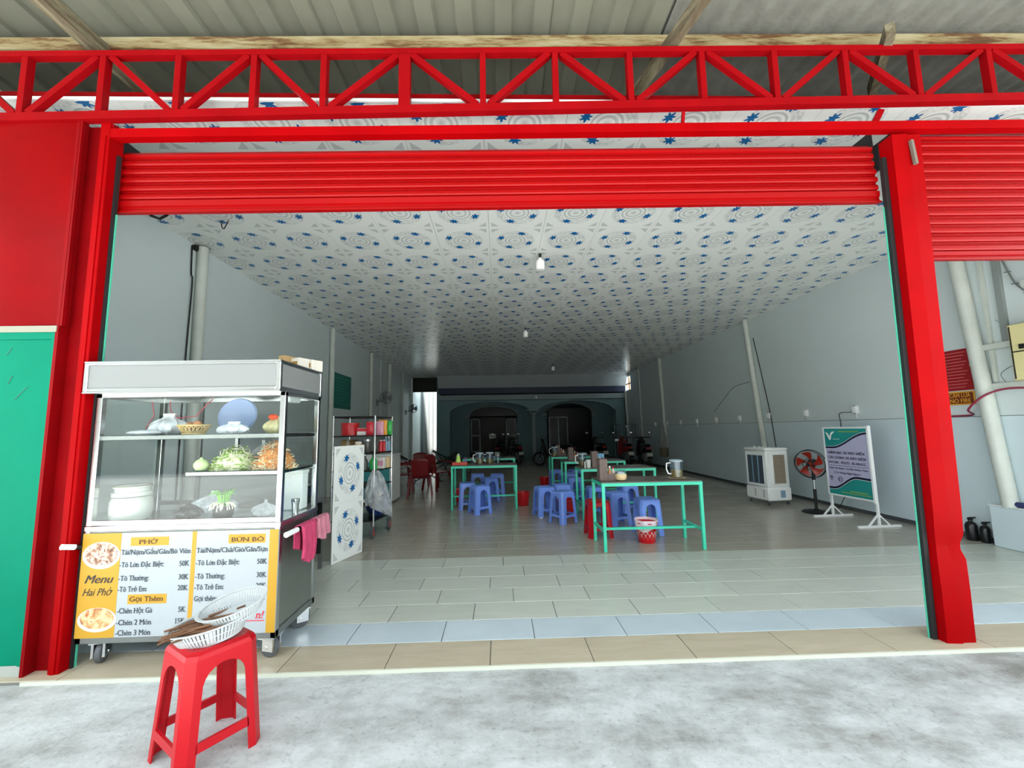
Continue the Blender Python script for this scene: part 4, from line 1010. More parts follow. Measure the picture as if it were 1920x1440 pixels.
t = thing('plastic_tray', 'red plastic tray of condiments on the front left table', 'tray', (-.73, 7.55, HT))
part('base', MB().box(-.13, .13, -.09, .09, 0, .006), MATS['bucket_red'], t)
part('side', MB().box(-.13, .13, -.09, -.084, 0, .055).box(-.13, .13, .084, .09, 0, .055).box(-.13, -.124, -.084, .084, 0, .055).box(.124, .13, -.084, .084, 0, .055), mat('tray_red', '#c8402c', .4), t)
t = thing('squeeze_bottle', 'lime green squeeze bottle in the red tray', 'bottle', (-.76, 7.54, HT+.007))
part('body', MB().lathe([(.042, 0), (.046, .01), (.046, .08), (.034, .11), (.032, .16), (.02, .17)], 18), MATS['lime'], t); part('cap', MB().cyl((0, 0, .17), (0, 0, .195), .02, n=12), MATS['pack_white'], t)
solo('sauce_bottle', MB().lathe([(.02, 0), (.022, .01), (.022, .08), (.009, .1), (.009, .13)], 14), mat('purple_label', '#6d6aa0', .3), 'small dark bottle in the red tray', 'bottle', (-.64, 7.58, HT+.007))
# buckets
def bucket(label, x, y, r0=.095, r1=.125, h=.24, liner=False, name='waste_bucket'):
    t = thing(name, label, 'bucket', (x, y, 0))
    part('body', MB().lathe([(r0, 0), (r0+.004, .008), (r1, h-.012), (r1+.008, h-.01), (r1+.008, h), (r1-.004, h), (r0-.006, .01)], 26), MATS['bucket_red'], t)
    if liner:
        part('liner', MB().grid(lambda u, v: ((r1+.014-.012*(1-v)+.006*math.sin(u*40))*math.cos(2*PI*u), (r1+.014-.012*(1-v)+.006*math.sin(u*40))*math.sin(2*PI*u), h-.07-.035*math.sin(u*12)+(.10+.035*math.sin(u*12))*v), 44, 6), mat('liner_pink', '#eedbe4', .4), t, 'pale pink bin liner')
        lat = MB(); 
        for k in range(14):
            a0 = 2*PI*k/14
            for s in (-1, 1):
                lat.tube([((r0+.006+(r1-r0)*q*.5)*math.cos(a0+s*.5*q), (r0+.006+(r1-r0)*q*.5)*math.sin(a0+s*.5*q), .05+.09*q) for q in (0, .5, 1)], .003, 4)
        part('lattice', lat, MATS['pack_white'], t)
    return t
bucket('red bucket with pale liner under the front right table', 1.76, 5.15, liner=True)
bucket('red bucket standing alone in the aisle right of the left tables', .40, 7.78)
bucket('red bucket behind the aisle stools', 1.04, 6.72, .12, .14, .27)
bucket('dark red bucket far back in the aisle', 1.05, 10.1)
bucket('red bucket behind the left leg of the front left table', -.83, 8.35)
solo('litter', MB().cbox((0, 0, .006), (.05, .02, .012), b=.003), MATS['white_plastic'], 'scrap of white paper by the aisle stools', 'litter', (.62, 6.62, 0), (0, 0, .4))

# red plastic armchairs at the left
def make_chair():
    t = thing('plastic_armchair', 'x', 'chair', (0, 0, 0), 0, 'red plastic armchairs'); m = MATS['chair_red']
    part('seat', MB().box(-.22, .22, -.2, .22, .40, .425, .01), m, t)
    def bk(u, v):
        a = (u-.5)*1.5; return (.26*math.sin(a), .20+.02*math.cos(a)+.10*v-.07*(1-math.cos(a)), .42+.40*v-.05*(abs(u-.5)*2)**3*v)
    o = part('backrest', MB().grid(bk, 14, 8), m, t); o.modifiers.new('thick', 'SOLIDIFY').thickness = .012
    for s in (-1, 1):
        part('armrest', MB().tube([(s*.24, .24, .66), (s*.27, .05, .645), (s*.27, -.18, .63), (s*.25, -.2, .42)], [.018, .02, .02, .018], 8), m, t)
        for y0, y1 in ((-.18, -.23), (.2, .25)): part('leg', MB().bar((s*.21, y0, .41), (s*.25, y1, 0), .045, .03), m, t)
    return t
CH = make_chair(); CH.location = (-1.72, 9.05, 0); CH.rotation_euler = (0, 0, PI+.15); CH['label'] = 'dark red plastic armchair with its back to the entrance'
dup(CH, (-1.50, 10.05, 0), .9, 'dark red plastic armchair at the right of the chair group')
dup(CH, (-2.25, 9.7, 0), -1.4, 'dark red plastic armchair beside the white cabinet')
dup(CH, (-2.1, 10.85, 0), .1, 'dark red plastic armchair at the back facing the entrance')
# folding hammock frames
def hammock(label, x, y, rz):
    t = thing('hammock_frame', label, 'hammock', (x, y, 0), rz, 'folding hammocks'); t.scale = (.8, .8, .8)
    for s in (-1, 1):
        part('arm', MB().tube([(s*1.05, 0, .95), (s*.5, 0, .55), (-s*.45, .0, .02)], .018, 8), MATS['black_metal'], t)
        part('foot_bar', MB().tube([(s*.45, -.32, .018), (s*.45, .32, .018)], .018, 8), MATS['black_metal'], t)
        part('brace', MB().tube([(s*.75, 0, .73), (s*.4, .25, .02)], .014, 8), MATS['black_metal'], t)
    o = part('sling', MB().grid(lambda u, v: (-1.02+2.04*u, (v-.5)*.5*math.sin(PI*u)**.5, .95-.42*math.sin(PI*u)+.06*(abs(v-.5)*2)**2), 24, 6), MATS['hammock_green'], t, 'dark green cloth sling')
hammock('dark hammock frame at the left beyond the red chairs', -2.0, 11.6, .25); hammock('dark green hammock in front of the alley gate', -1.3, 13.2, .1)
# ================================================================ right wall
def pipe(name, label, wall, y0, y1, z0, z1, r, m='pipe_pvc', off=None):
    xw = (RX-r-.006) if wall == 'r' else None
    a = (RX-r-.006, y0, z1) if wall == 'r' else (lx(y0)+r+.006, y0, z1)
    b = (RX-r-.006, y1, z0) if wall == 'r' else (lx(y1)+r+.006, y1, z0)
    t = thing(name, label, 'pipe'); A, B = Vector(a), Vector(b)
    part('tube', MB().cyl(a, b, r, n=18), MATS[m], t)
    for k in (.18, .55, .86):
        c = A.lerp(B, k); part('clip', MB().cyl(c+Vector((0, 0, .012)), c-Vector((0, 0, .012)), r+.004, n=16), MATS['pipe_pvc'], t)
    return t
pipe('wall_pipe', 'leaning grey pipe rising behind the air cooler', 'r', 9.0, 8.55, .02, H, .055)
pipe('wall_pipe', 'thin leaning pipe with a hanging bag on the right wall', 'r', 14.05, 13.85, .6, H, .055)
pipe('wall_pipe', 'thin pipe on the far right wall before the motorbikes', 'r', 16.35, 16.2, .3, H, .03)
pipe('wall_pipe', 'pale pipe beside the bright vent window', 'r', 18.1, 17.9, .3, 3.0, .05)
pipe('wall_pipe', 'thick white drain pipe at the right edge beside the red notice', 'r', 4.72, 4.47, .44, 4.0, .07)
solo('cable', MB().tube(sm([(RX-.012, 8.82, 3.3), (RX-.012, 8.62, 2.4), (RX-.012, 8.45, 1.6), (RX-.012, 8.36, .9)]), .008, 6), MATS['black_metal'], 'dark cable running down beside the cooler pipe', 'cable')
solo('cable', MB().tube(sm([(RX-.012, 9.1, 2.35), (RX-.012, 9.7, 2.3), (RX-.012, 10.2, 2.05), (RX-.012, 10.7, 1.75)]), .006, 6), MATS['wall_seam'], 'grey cable drooping along the wall left of the cooler pipe', 'cable')
def make_socket():
    t = thing('wall_socket', 'x', 'socket', (0, 0, 0), 0, 'white sockets along the right wall')
    part('box', MB().box(-.05, 0, -.045, .045, -.06, .06, .008), MATS['white_plastic'], t)
    part('cover', MB().box(-.06, -.05, -.03, .03, -.04, .05, .006), MATS['white_cool'], t)
    part('conduit', MB().cyl((-.014, 0, -.06), (-.014, 0, -.14), .012, n=8), MATS['pipe_pvc'], t)
    return t
SK = make_socket(); names = ['nearest the signboard', 'above the red fan', 'right of the cooler pipe', 'just left of the cooler pipe', 'second left of the cooler pipe', 'third left of the cooler pipe', 'fourth left of the cooler pipe', 'beside the pipe with the hanging bag', 'farthest along the wall']
for i in range(9):
    o = SK if i == 0 else dup(SK, (0, 0, 0)); o.location = (RX-.001, 6.37+1.06*i, 1.60-.014*i); o['label'] = 'white wall socket '+names[i]
solo('cable', MB().tube(sm([(RX-.06, 6.40, 1.56), (RX-.09, 6.6, 1.55), (RX-.04, 6.66, 1.4), (RX-.03, 6.68, 1.0), (RX-.05, 6.6, .5), (5.3, 6.5, .1), (5.1, 6.45, .06)]), .006, 6), MATS['black_metal'], 'black power cable hanging from the socket above the signboard', 'cable')

# air cooler
AC = thing('air_cooler', 'white evaporative air cooler on small casters by the right wall', 'air cooler', (4.80, 7.46, 0), math.radians(8))
part('tank', MB().box(-.235, .225, -.27, .27, .075, .30, .02), MATS['white_cool'], AC)
part('body', MB().box(-.225, .215, -.26, .26, .30, .93, .02), MATS['white_cool'], AC)
part('top_cover', MB().box(-.24, .22, -.27, .27, .93, .98, .02), MATS['white_cool'], AC)
lv = part('louvre', MB().box(-.229, -.224, -.21, .21, .36, .85), MATS['louvre_grey'], AC, 'dark grey front louvre')
for k in range(4): part('louvre_post', MB().box(-.237, -.229, -.21+.1325*k, -.19+.1325*k, .36, .85), MATS['panel_blue'] if k in (1, 2) else MATS['white_cool'], lv)
for k in range(12): part('slat', MB().box(-.236, -.229, -.2, .2, .375+.04*k, .382+.04*k), MATS['louvre_grey'], lv)
gr = part('side_grille', MB().box(-.10, .13, -.266, -.259, .37, .86), MATS['mesh_brown'], AC, 'brown cooling pad behind a side grille')
for k in range(16): part('slat', MB().box(-.10, .13, -.270, -.266, .38+.03*k, .388+.03*k), mat('grille_tan', '#b6ab98', .5), gr)
part('grille_frame', MB().box(-.12, -.10, -.274, -.258, .35, .88).box(.13, .15, -.274, -.258, .35, .88).box(-.12, .15, -.274, -.258, .86, .88).box(-.12, .15, -.274, -.258, .35, .37), MATS['white_cool'], AC)
part('water_window', MB().box(.0, .09, -.274, -.268, .13, .25), MATS['panel_blue'], AC, 'blue grey water level window')
for k in range(3): part('knob', MB().cyl((-.13, -.12+.12*k, .98), (-.13, -.12+.12*k, 1.0), .025, .022, 14), MATS['white_plastic'], AC)
for y in (-.18, .02): part('vent_slot', MB().box(-.239, -.234, y, y+.03, .13, .26), mat('slot_grey', '#b9bcba', .5), AC)
for x in (-.19, .18):
    for y in (-.22, .22):
        c = part('caster', MB().box(x-.015, x+.015, y-.015, y+.015, .04, .08), MATS['steel_dull'], AC); part('wheel', MB().cyl((x-.012, y, .024), (x+.012, y, .024), .024, n=14), MATS['caster_rubber'], c)

# pedestal fan
FN = thing('pedestal_fan', 'black pedestal fan with red blades beside the signboard', 'fan', (4.97, 6.57, 0), 0)
part('base', MB().lathe([(.20, 0), (.20, .012), (.17, .03), (.05, .045), (.03, .06)], 28), MATS['black_metal'], FN)
part('pole', MB().cyl((0, 0, .05), (0, 0, .36), .022, n=14), MATS['black_metal'], FN); part('pole_chrome', MB().cyl((0, 0, .36), (0, 0, .52), .014, n=12), MATS['chrome'], FN)
hd = T(-.04, -.02, .76, 0, 0, math.radians(-58)) @ T(rx=math.radians(6))       # fan axis = local y, facing -y
part('motor', MB().lathe([(.03, 0), (.06, .02), (.065, .09), (.04, .13)], 18, mt=hd @ T(rx=-PI/2)), MATS['black_metal'], FN)
part('neck', MB().cyl((0, 0, .5), hd @ Vector((0, .07, -.05)), .025, n=12), MATS['black_metal'], FN)
cg = MB().ring((0, -.05, 0), .215, .006, 'y', 36, 6).ring((0, .0, 0), .22, .007, 'y', 36, 6).ring((0, -.09, 0), .08, .004, 'y', 24, 6)
for k in range(28):
    a = 2*PI*k/28; c_, s_ = math.cos(a), math.sin(a)
    cg.tube([(.05*c_, -.10, .05*s_), (.13*c_, -.085, .13*s_), (.215*c_, -.05, .215*s_)], .0016, 4)
    cg.tube([(.06*c_, .03, .06*s_), (.14*c_, .025, .14*s_), (.215*c_, -.0, .215*s_)], .0016, 4)
part('cage', cg.xf(hd), MATS['black_metal'], FN)
for k in range(5):
    bl = MB().grid(lambda u, v: ((.03+.16*u)*math.cos((v-.5)*(.5+.35*u)+.5*u), -.035+.035*(v-.5), (.03+.16*u)*math.sin((v-.5)*(.5+.35*u)+.5*u)), 8, 6)
    part('blade', bl.xf(hd @ T(ry=2*PI*k/5)), MATS['fan_red'], FN)
part('spinner', MB().ball((0, -.045, 0), .035, 16, 8).xf(hd), MATS['fan_red'], FN); part('badge', MB().cyl((0, -.105, 0), (0, -.098, 0), .03, n=20).xf(hd), MATS['black_metal'], FN)

# standing signboard, its face towards the room (-x)
SG = thing('signboard', 'teal and lilac standing signboard with white frame on two feet', 'signboard', (5.0, 6.30, 0), math.atan2(-.75, .04))   # local x runs along the board, towards the entrance
SW, Z0, Z1 = .755, .325, 1.335; YS = -.02     # face looks along local -y
part('board', MB().box(.02, SW-.02, YS, .0, Z0+.02, Z1-.02), MATS['sign_lilac'], SG)
part('frame', MB().box(0, .025, YS-.006, .012, Z0, Z1).box(SW-.03, SW-.004, YS-.008, .016, Z0-.02, Z1+.015).box(.025, SW-.03, YS-.006, .012, Z0, Z0+.022).box(.025, SW-.03, YS-.006, .012, Z1-.022, Z1), MATS['white_paint'], SG)
bx0, bx1, bz0, bz1 = .025, SW-.03, Z0+.022, Z1-.022
def wave(u, up): return (.245 if up else .235)+(.15)*math.cos(PI*min(1, max(0, (u-.12)/.83)))*(1 if up else 1)
def band(m, name, fa, fb, d, lab=None):
    n = 24; P = [(bx0+(bx1-bx0)*i/n, YS-d, bz0+(bz1-bz0)*fa(i/n)) for i in range(n+1)] + [(bx0+(bx1-bx0)*i/n, YS-d, bz0+(bz1-bz0)*fb(i/n)) for i in range(n, -1, -1)]
    return part(name, MB().prism(P, (0, d-.0002, 0)), m, SG, lab)
top = lambda u: 1-.27+.22*(.5-.5*math.cos(PI*min(1, max(0, (u-.15)/.85))))
bot = lambda u: .07+.19*(.5-.5*math.cos(PI*min(1, max(0, (u-.1)/.6))))-.03*max(0, u-.72)
band(MATS['sign_teal'], 'teal_field', top, lambda u: 1.0, .002, 'teal top of the sign'); band(MATS['sign_navy'], 'navy_wave', lambda u: top(u)-.035, lambda u: top(u)-.006, .0025)
band(MATS['sign_teal'], 'teal_field', lambda u: 0.0, bot, .002, 'teal foot of the sign'); band(MATS['sign_navy'], 'navy_wave', lambda u: bot(u)+.006, lambda u: bot(u)+.038, .0025)
band(MATS['white_paint'], 'white_line', lambda u: top(u)-.006, top, .0025); band(MATS['white_paint'], 'white_line', bot, lambda u: bot(u)+.006, .0025)
for x in (.02, SW-.01):
    part('upright', MB().bar((x, 0, .02), (x, 0, Z0), .026), MATS['white_paint'], SG)
    ft = part('foot', MB().box(x-.013, x+.013, -.31, .31, 0, .026), MATS['white_paint'], SG)
    part('brace', MB().bar((x, -.15, .02), (x, 0, .17), .018).bar((x, .15, .02), (x, 0, .17), .018), MATS['white_paint'], ft)
def st(s, fx, fz, cap, width=None, m='sign_navy', align='LEFT', bold=.03, serif=True):
    text(s, cap/.73, MATS[m], SG, (bx0+(bx1-bx0)*fx, YS-.0035, bz0+(bz1-bz0)*fz), RX90, align, bold=bold, width=(bx1-bx0)*width if width else None, serif=serif)
st('ĐIỂM SẠC XE MÁY ĐIỆN', .05, .615, .036, .86); st('CÁC DÒNG XE MÁY ĐIỆN', .05, .54, .036, .88); st('EVO200 - FELIZS - KLARAS2...', .05, .468, .034, .9)
part('rule', MB().box(bx0+.03, bx1-.03, YS-.003, YS, bz0+.436*(bz1-bz0), bz0+.44*(bz1-bz0)), MATS['sign_navy'], SG)
st('Dịch Vụ Khác: Cà Phê Điểm Tâm', .05, .385, .026, .9); st('( Có Võng Nghỉ Ngơi )', .16, .32, .026, .62)
st('VINFAST', .20, .83, .016, .18, 'white_paint', serif=False, bold=.0)
part('emblem', MB().prism([(bx0+x, YS-.0045, bz0+z) for x, z in ((.025, .915), (.06, .90), (.105, .83), (.095, .795), (.08, .80))], (0, .002, 0)).prism([(bx0+x, YS-.0045, bz0+z) for x, z in ((.085, .80), (.11, .80), (.125, .87), (.19, .925), (.13, .915), (.105, .88))], (0, .002, 0)), MATS['white_paint'], SG, 'white V emblem')
for fx0, fx1, fz in ((.35, .82, .955), (.3, .96, .045), (.5, .9, .075)): part('small_print', MB().box(bx0+(bx1-bx0)*fx0, bx0+(bx1-bx0)*fx1, YS-.003, YS, bz0+fz*(bz1-bz0)-.008, bz0+fz*(bz1-bz0)+.004), mat('print_yellow', '#8fae4a', .5), SG)
part('parking_icon', MB().ring((bx0+.21, YS-.003, bz0+.225), .032, .004, 'y', 24, 5), MATS['sign_navy'], SG); st('P', .293, .217, .03, None, align='CENTER', bold=.03, serif=False)
part('wifi_icon', MB().tube([(bx0+.03, YS-.003, bz0+.245), (bx0+.06, YS-.003, bz0+.262), (bx0+.09, YS-.003, bz0+.245)], .005, 5).tube([(bx0+.042, YS-.003, bz0+.225), (bx0+.06, YS-.003, bz0+.238), (bx0+.078, YS-.003, bz0+.225)], .005, 5).cyl((bx0+.06, YS-.002, bz0+.205), (bx0+.06, YS-.005, bz0+.205), .008), MATS['sign_navy'], SG)

# hanging bag over a can on the pipe
t = thing('hanging_bag', 'grey bag of rags hanging on the thin leaning pipe', 'bag', (5.47, 13.86, .5))
part('bag', bagmesh(.13, .10, .80, 21, .9), MATS['steel_dull'] if False else mat('bag_grey', '#8f918e', .7), t, loc=(0, 0, .1)); part('can', MB().lathe([(.11, -.1), (.13, -.08), (.14, .16), (.13, .2)], 20), mat('rusty_can', '#6b6452', .6, var=.2, vs=9), t)

# notices on the wall seen past the post
def wall_notice(name, label, y0, y1, z0, z1, m, lines=None, lm=None):
    t = thing(name, label, 'notice', (RX-.008, 0, 0))
    part('sheet', MB().box(-.004, .004, y0, y1, z0, z1), MATS[m], t)
    if lines:
        for k in range(lines):
            zz = z1-(z1-z0)*(k+1)/(lines+1); part('print_line', MB().box(-.006, -.004, y0+(y1-y0)*(.1+.06*(k % 3)), y1-(y1-y0)*.07, zz-.006, zz+.006), lm, t)
    return t
NOT = (PI/2, 0, -PI/2)
wall_notice('fire_notice', 'dark red fire safety notice with lines of text', 4.72, 5.10, 1.76, 2.26, 'poster_red', 12, mat('notice_ink', '#c2575a', .6))
t = wall_notice('no_fire_sign', 'brown and gold no fire sign below the red notice', 4.72, 5.16, 1.585, 1.745, 'poster_gold')
part('field', MB().box(-.006, -.004, 4.735, 5.145, 1.60, 1.73), mat('sign_brown', '#6e2a12', .5), t)
text('CẤM LỬA', .072, MATS['poster_gold'], t, (-.0075, 4.99, 1.675), NOT, 'LEFT', width=.23, bold=.02, serif=False); text('NO FIRE', .072, MATS['poster_gold'], t, (-.0075, 4.99, 1.61), NOT, 'LEFT', width=.23, bold=.02, serif=False)
part('roundel', MB().cyl((-.006, 5.07, 1.665), (-.009, 5.07, 1.665), .06, n=24), MATS['white_paint'], t); part('cross', MB().bar((-.011, 5.04, 1.63), (-.011, 5.10, 1.70), .004, .014).bar((-.011, 5.10, 1.63), (-.011, 5.04, 1.70), .004, .014), MATS['ink_dark'], t)
t = wall_notice('small_sign', 'small white sign with red roundels half hidden by the post', 5.33, 5.56, 1.62, 2.06, 'white_paint')
part('lower_field', MB().box(-.006, -.004, 5.33, 5.56, 1.62, 1.78), MATS['poster_red'], t); part('roundel', MB().cyl((-.006, 5.46, 1.70), (-.008, 5.46, 1.70), .05, n=20), MATS['white_paint'], t); part('roundel', MB().ring((-.007, 5.45, 1.93), .045, .007, 'x', 20, 5), MATS['poster_red'], t)

# meter boxes, shelf rails, conduits at the right edge
t = thing('meter_box', 'cream electric meter box at the right edge of the wall', 'meter box', (RX, 0, 0))
part('case', MB().box(-.16, -.002, 3.62, 4.21, 1.80, 2.40, .008), MATS['box_cream'], t)
part('door_edge', MB().box(-.166, -.16, 3.65, 4.19, 2.10, 2.112).box(-.166, -.16, 3.65, 3.66, 1.82, 2.38).box(-.166, -.16, 4.185, 4.195, 1.82, 2.38), MATS['ink_dark'], t); part('latch', MB().box(-.175, -.16, 4.08, 4.12, 2.13, 2.18), MATS['black_metal'], t)
for nm, z in (('upper', 2.22), ('lower', 1.77)):
    solo('wall_rail', MB().box(RX-.06, RX-.002, 4.05, 4.60, z-.035, z+.035, .004), MATS['pipe_pvc'], nm+' white wall rail between drain pipe and meter box', 'rail')
solo('conduit', MB().box(RX-.03, RX-.002, 4.46, 4.50, 1.82, 4.0), MATS['pipe_pvc'], 'flat white conduit right of the drain pipe', 'conduit')
solo('conduit', MB().box(RX-.04, RX-.002, 4.30, 4.36, 2.26, 4.0), mat('conduit_grey', '#8b9390', .6), 'grey conduit ending at the upper wall rail', 'conduit')
solo('wall_rail', MB().box(RX-.05, RX-.002, 3.6, 4.12, 2.80, 2.87), MATS['pipe_pvc'], 'short white rail near the top right corner', 'rail')
vine = [(RX-.03, 4.27, 3.2), (RX-.03, 4.22, 3.0), (RX-.03, 4.17, 2.85), (RX-.03, 4.08, 2.72), (RX-.03, 4.0, 2.62)]
t = thing('dried_wire', 'twisted grey wire with knots at the top right of the wall', 'wire'); part('strand', MB().tube(sm(vine), .008, 6), mat('wire_grey', '#6d716c', .7), t)
for p in vine[1:]: part('knot', MB().cyl((p[0]-.01, p[1]-.03, p[2]), (p[0]-.01, p[1]+.03, p[2]+.01), .006, n=6), MATS['wire_grey'], t)
solo('loose_wire', MB().tube(sm([(RX-.008, 4.42, 2.52), (RX-.008, 4.36, 2.46), (RX-.008, 4.33, 2.38), (RX-.008, 4.31, 2.30)]), .003, 5), MATS['wire_grey'], 'thin loose wire on the wall above the upper rail', 'wire')
solo('loose_wire', MB().tube(sm([(RX-.008, 4.40, 1.80), (RX-.008, 4.44, 1.90), (RX-.008, 4.37, 1.96), (RX-.008, 4.28, 2.0)]), .003, 5), MATS['wire_grey'], 'thin loose wire on the wall between the two rails', 'wire')
solo('cable', MB().tube(sm([(RX-.02, 5.0, 1.45), (RX-.02, 4.76, 1.46), (RX-.16, 4.68, 1.52), (RX-.16, 4.52, 1.66), (RX-.09, 4.36, 1.73), (RX-.05, 4.1, 1.72), (RX-.05, 3.8, 1.70)]), .011, 8), MATS['cable_maroon'], 'maroon cable sagging across the drain pipe', 'cable')
solo('wall_joint', MB().box(RX-.006, RX-.001, 4.20, 4.206, 0.4, 1.74), MATS['wire_grey'], 'dark vertical joint below the rails at the right edge', 'joint')
t = thing('metal_box', 'low pale metal box against the wall at the right edge', 'box', (RX-.004, 0, 0))
part('case', MB().box(-.13, 0, 3.7, 4.63, .0, .445, .006), MATS['wall_paint_low'], t); part('lid', MB().box(-.135, 0, 3.7, 4.64, .445, .455), MATS['white_paint'], t)
solo('rolled_cloth', MB().tube([(RX-.08, 4.42, .485), (RX-.08, 4.1, .49), (RX-.08, 3.8, .49)], .028, 10), mat('navy_cloth', '#2b3566', .8), 'navy rolled cloth on the pale metal box', 'cloth')
def extinguisher(label, x, y, r, h):
    t = thing('fire_extinguisher', label, 'extinguisher', (x, y, 0)); part('bottle', MB().lathe([(r*.9, 0), (r, .01), (r, h*.62), (r*.75, h*.74), (r*.35, h*.8), (r*.3, h*.86)], 22), MATS['bike_black'], t)
    part('valve', MB().box(-.015, .015, -.02, .02, h*.85, h*.92), MATS['black_metal'], t); part('lever', MB().bar((0, .02, h*.92), (-.02, -.07, h*1.0), .016), MATS['black_metal'], t)
extinguisher('black extinguisher bottle by the skirting at the right', 5.52, 4.87, .055, .27); extinguisher('second dark bottle behind the extinguisher', 5.55, 4.755, .045, .24)
# ================================================================ left wall and goods rack
pipe('wall_pipe', 'thick pale pipe on the left wall above the food cart', 'l', 5.10, 5.12, 0, H-.02, .06)
solo('cable', MB().tube(sm([(lx(4.98)+.012, 4.98, 3.70), (lx(4.98)+.02, 4.985, 3.35), (lx(5.0)+.03, 5.0, 3.2), (lx(5)+.012, 5.0, 2.2), (lx(5)+.012, 5.0, .6)]), .009, 6), MATS['black_metal'], 'dark cable running down beside the thick left pipe', 'cable')
for y, r, lb in ((9.32, .055, 'pale pipe left of the teal notice board'), (12.3, .05, 'pale pipe behind the goods rack'), (13.4, .025, 'thin conduit above the first wall fan'), (14.4, .06, 'grey pipe right of the first wall fan'), (16.6, .03, 'thin conduit before the second wall fan'), (18.3, .05, 'pale pipe at the end of the left wall')):
    pipe('wall_pipe', lb, 'l', y, y, 0, H-.02, r)
solo('junction_clip', MB().box(0, .05, -.1, .1, -.03, .03), MATS['black_metal'], 'small dark clamp where the thick left pipe meets the ceiling', 'clamp', (lx(5.1), 5.1, H-.05))
t = thing('notice_board', 'dark teal notice board with rows of text on the left wall', 'notice', (lx(10.7)+.012, 0, 0))
part('board', MB().box(0.004, .016, 9.50, 10.68, 1.95, 2.78), MATS['board_teal'], t)
for k in range(9): part('print_line', MB().box(.016, .018, 9.60+.05*(k % 3), 10.55-.12*(k % 4), 2.66-.075*k, 2.675-.075*k), mat('board_ink', '#3f9080', .6), t)
def wall_fan(label, y, z):
    t = thing('wall_fan', label, 'fan', (lx(y), y, z), 0, 'white wall fans')
    part('mount', MB().box(0, .04, -.05, .05, -.22, -.02, .006), MATS['bike_grey'], t); part('arm', MB().tube([(.03, 0, -.1), (.16, 0, -.08), (.22, -.02, 0)], .018, 8), MATS['bike_grey'], t)
    mtx = T(.30, -.05, .03, 0, 0, math.radians(35)) @ T(rx=math.radians(12)); cg = MB().ring((0, -.05, 0), .19, .005, 'y', 30, 5).ring((0, 0, 0), .19, .005, 'y', 30, 5)
    for k in range(24):
        a = 2*PI*k/24; cg.tube([(.03*math.cos(a), -.08, .03*math.sin(a)), (.19*math.cos(a), -.05, .19*math.sin(a))], .0018, 4)
    part('cage', cg.xf(mtx), MATS['bike_grey'], t); part('motor', MB().cyl((0, 0, 0), (0, .13, 0), .06, .05, 14).xf(mtx), MATS['bike_grey'], t)
    for k in range(3): part('blade', MB().grid(lambda u, v: ((.03+.14*u)*math.cos((v-.5)*1.3), -.03+.03*(v-.5), (.03+.14*u)*math.sin((v-.5)*1.3)), 6, 5).xf(mtx @ T(ry=2*PI*k/3)), MATS['bike_grey'], t)
wall_fan('grey wall fan above the goods rack', 13.1, 2.42); wall_fan('grey wall fan farther along the left wall', 17.4, 2.30)

RK = thing('goods_rack', 'wheeled steel rack of groceries beside the propped panel', 'rack', (-2.22, 5.60, 0))
RW, RD, RH = .58, .52, 1.60
for x, y in ((0, 0), (RW-.03, 0), (.03, RD), (RW+.06, RD)): part('pole', MB().cyl((x, y, .16), (x, y, RH), .0135, n=12), MATS['chrome'], RK)
def slab(z): return MB().prism([(-.01, -.01, z), (RW-.02, -.01, z), (RW+.07, RD+.01, z), (.02, RD+.01, z)], (0, 0, .016))
for z in (.22, .66, .86, 1.09, 1.32): part('shelf', slab(z), MATS['black_metal'], RK)
part('top_rail', MB().tube([(0, 0, RH-.015), (RW-.03, 0, RH-.015), (RW+.06, RD, RH-.015), (.03, RD, RH-.015), (0, 0, RH-.015)], .01, 8), MATS['black_metal'], RK)
for x, y in ((.06, .0), (RW-.04, .02), (.06, RD), (RW+.04, RD)):
    wv_ = part('wheel', MB().lathe([(.03, -.016), (.075, -.016), (.085, -.01), (.085, .01), (.075, .016), (.03, .016)], 22, mt=T(x, y, .085, 0, PI/2, 0)), MATS['caster_rubber'], RK); part('hub', MB().cyl((x-.02, y, .085), (x+.02, y, .085), .05, n=16), mat('hub_red', '#b0483c', .5), wv_)
    part('fork', MB().box(x-.03, x-.02, y-.015, y+.015, .08, .22).box(x+.02, x+.03, y-.015, y+.015, .08, .22), MATS['steel_dull'], wv_)
RO = Vector((-2.22, 5.60, 0)); mat('navy_film', '#24407c', .3, var=.3, vs=10)
def goods(name, label, cat, dx, dy, z, mb, m, extra=None):
    t = thing(name, label, cat, (RO.x+dx, RO.y+dy, z)); part('body', mb, MATS[m], t)
    for nm, b_, mm in (extra or []): part(nm, b_, MATS[mm], t)
def bottle(r, h): return MB().lathe([(r*.9, 0), (r, .005), (r, h*.6), (r*.4, h*.8), (r*.36, h*.95)], 16)
def cap(r, h): return MB().cyl((0, 0, h*.95), (0, 0, h*1.03), r*.42, n=12)
def jar(r, h): return MB().lathe([(r*.92, 0), (r, .01), (r, h*.85), (r*.85, h*.9)], 18)
def pk(w_, d, h): return MB().box(-w_/2, w_/2, -d/2, d/2, 0, h, .006)
def pouch(w_, d, h): return MB().grid(lambda u, v: (w_/2*math.cos(2*PI*u), d/2*math.sin(2*PI*u)*math.sin(PI*min(.98, max(.02, v)))**.6, h*v), 20, 8)
goods('round_tin', 'round red tin on the top shelf of the rack', 'tin', .17, .15, 1.337, MB().lathe([(.11, 0), (.115, .005), (.115, .15), (.11, .16)], 24), 'tin_red', [('lid', MB().lathe([(.118, .15), (.118, .17), (.11, .172)], 24), 'tin_red')])
goods('tissue_pack', 'red and white tissue pack on the top shelf of the rack', 'pack', .36, .12, 1.337, pk(.15, .09, .10), 'pack_white', [('red_band', MB().box(-.076, .076, -.047, -.045, .055, .095), 'pack_red')])
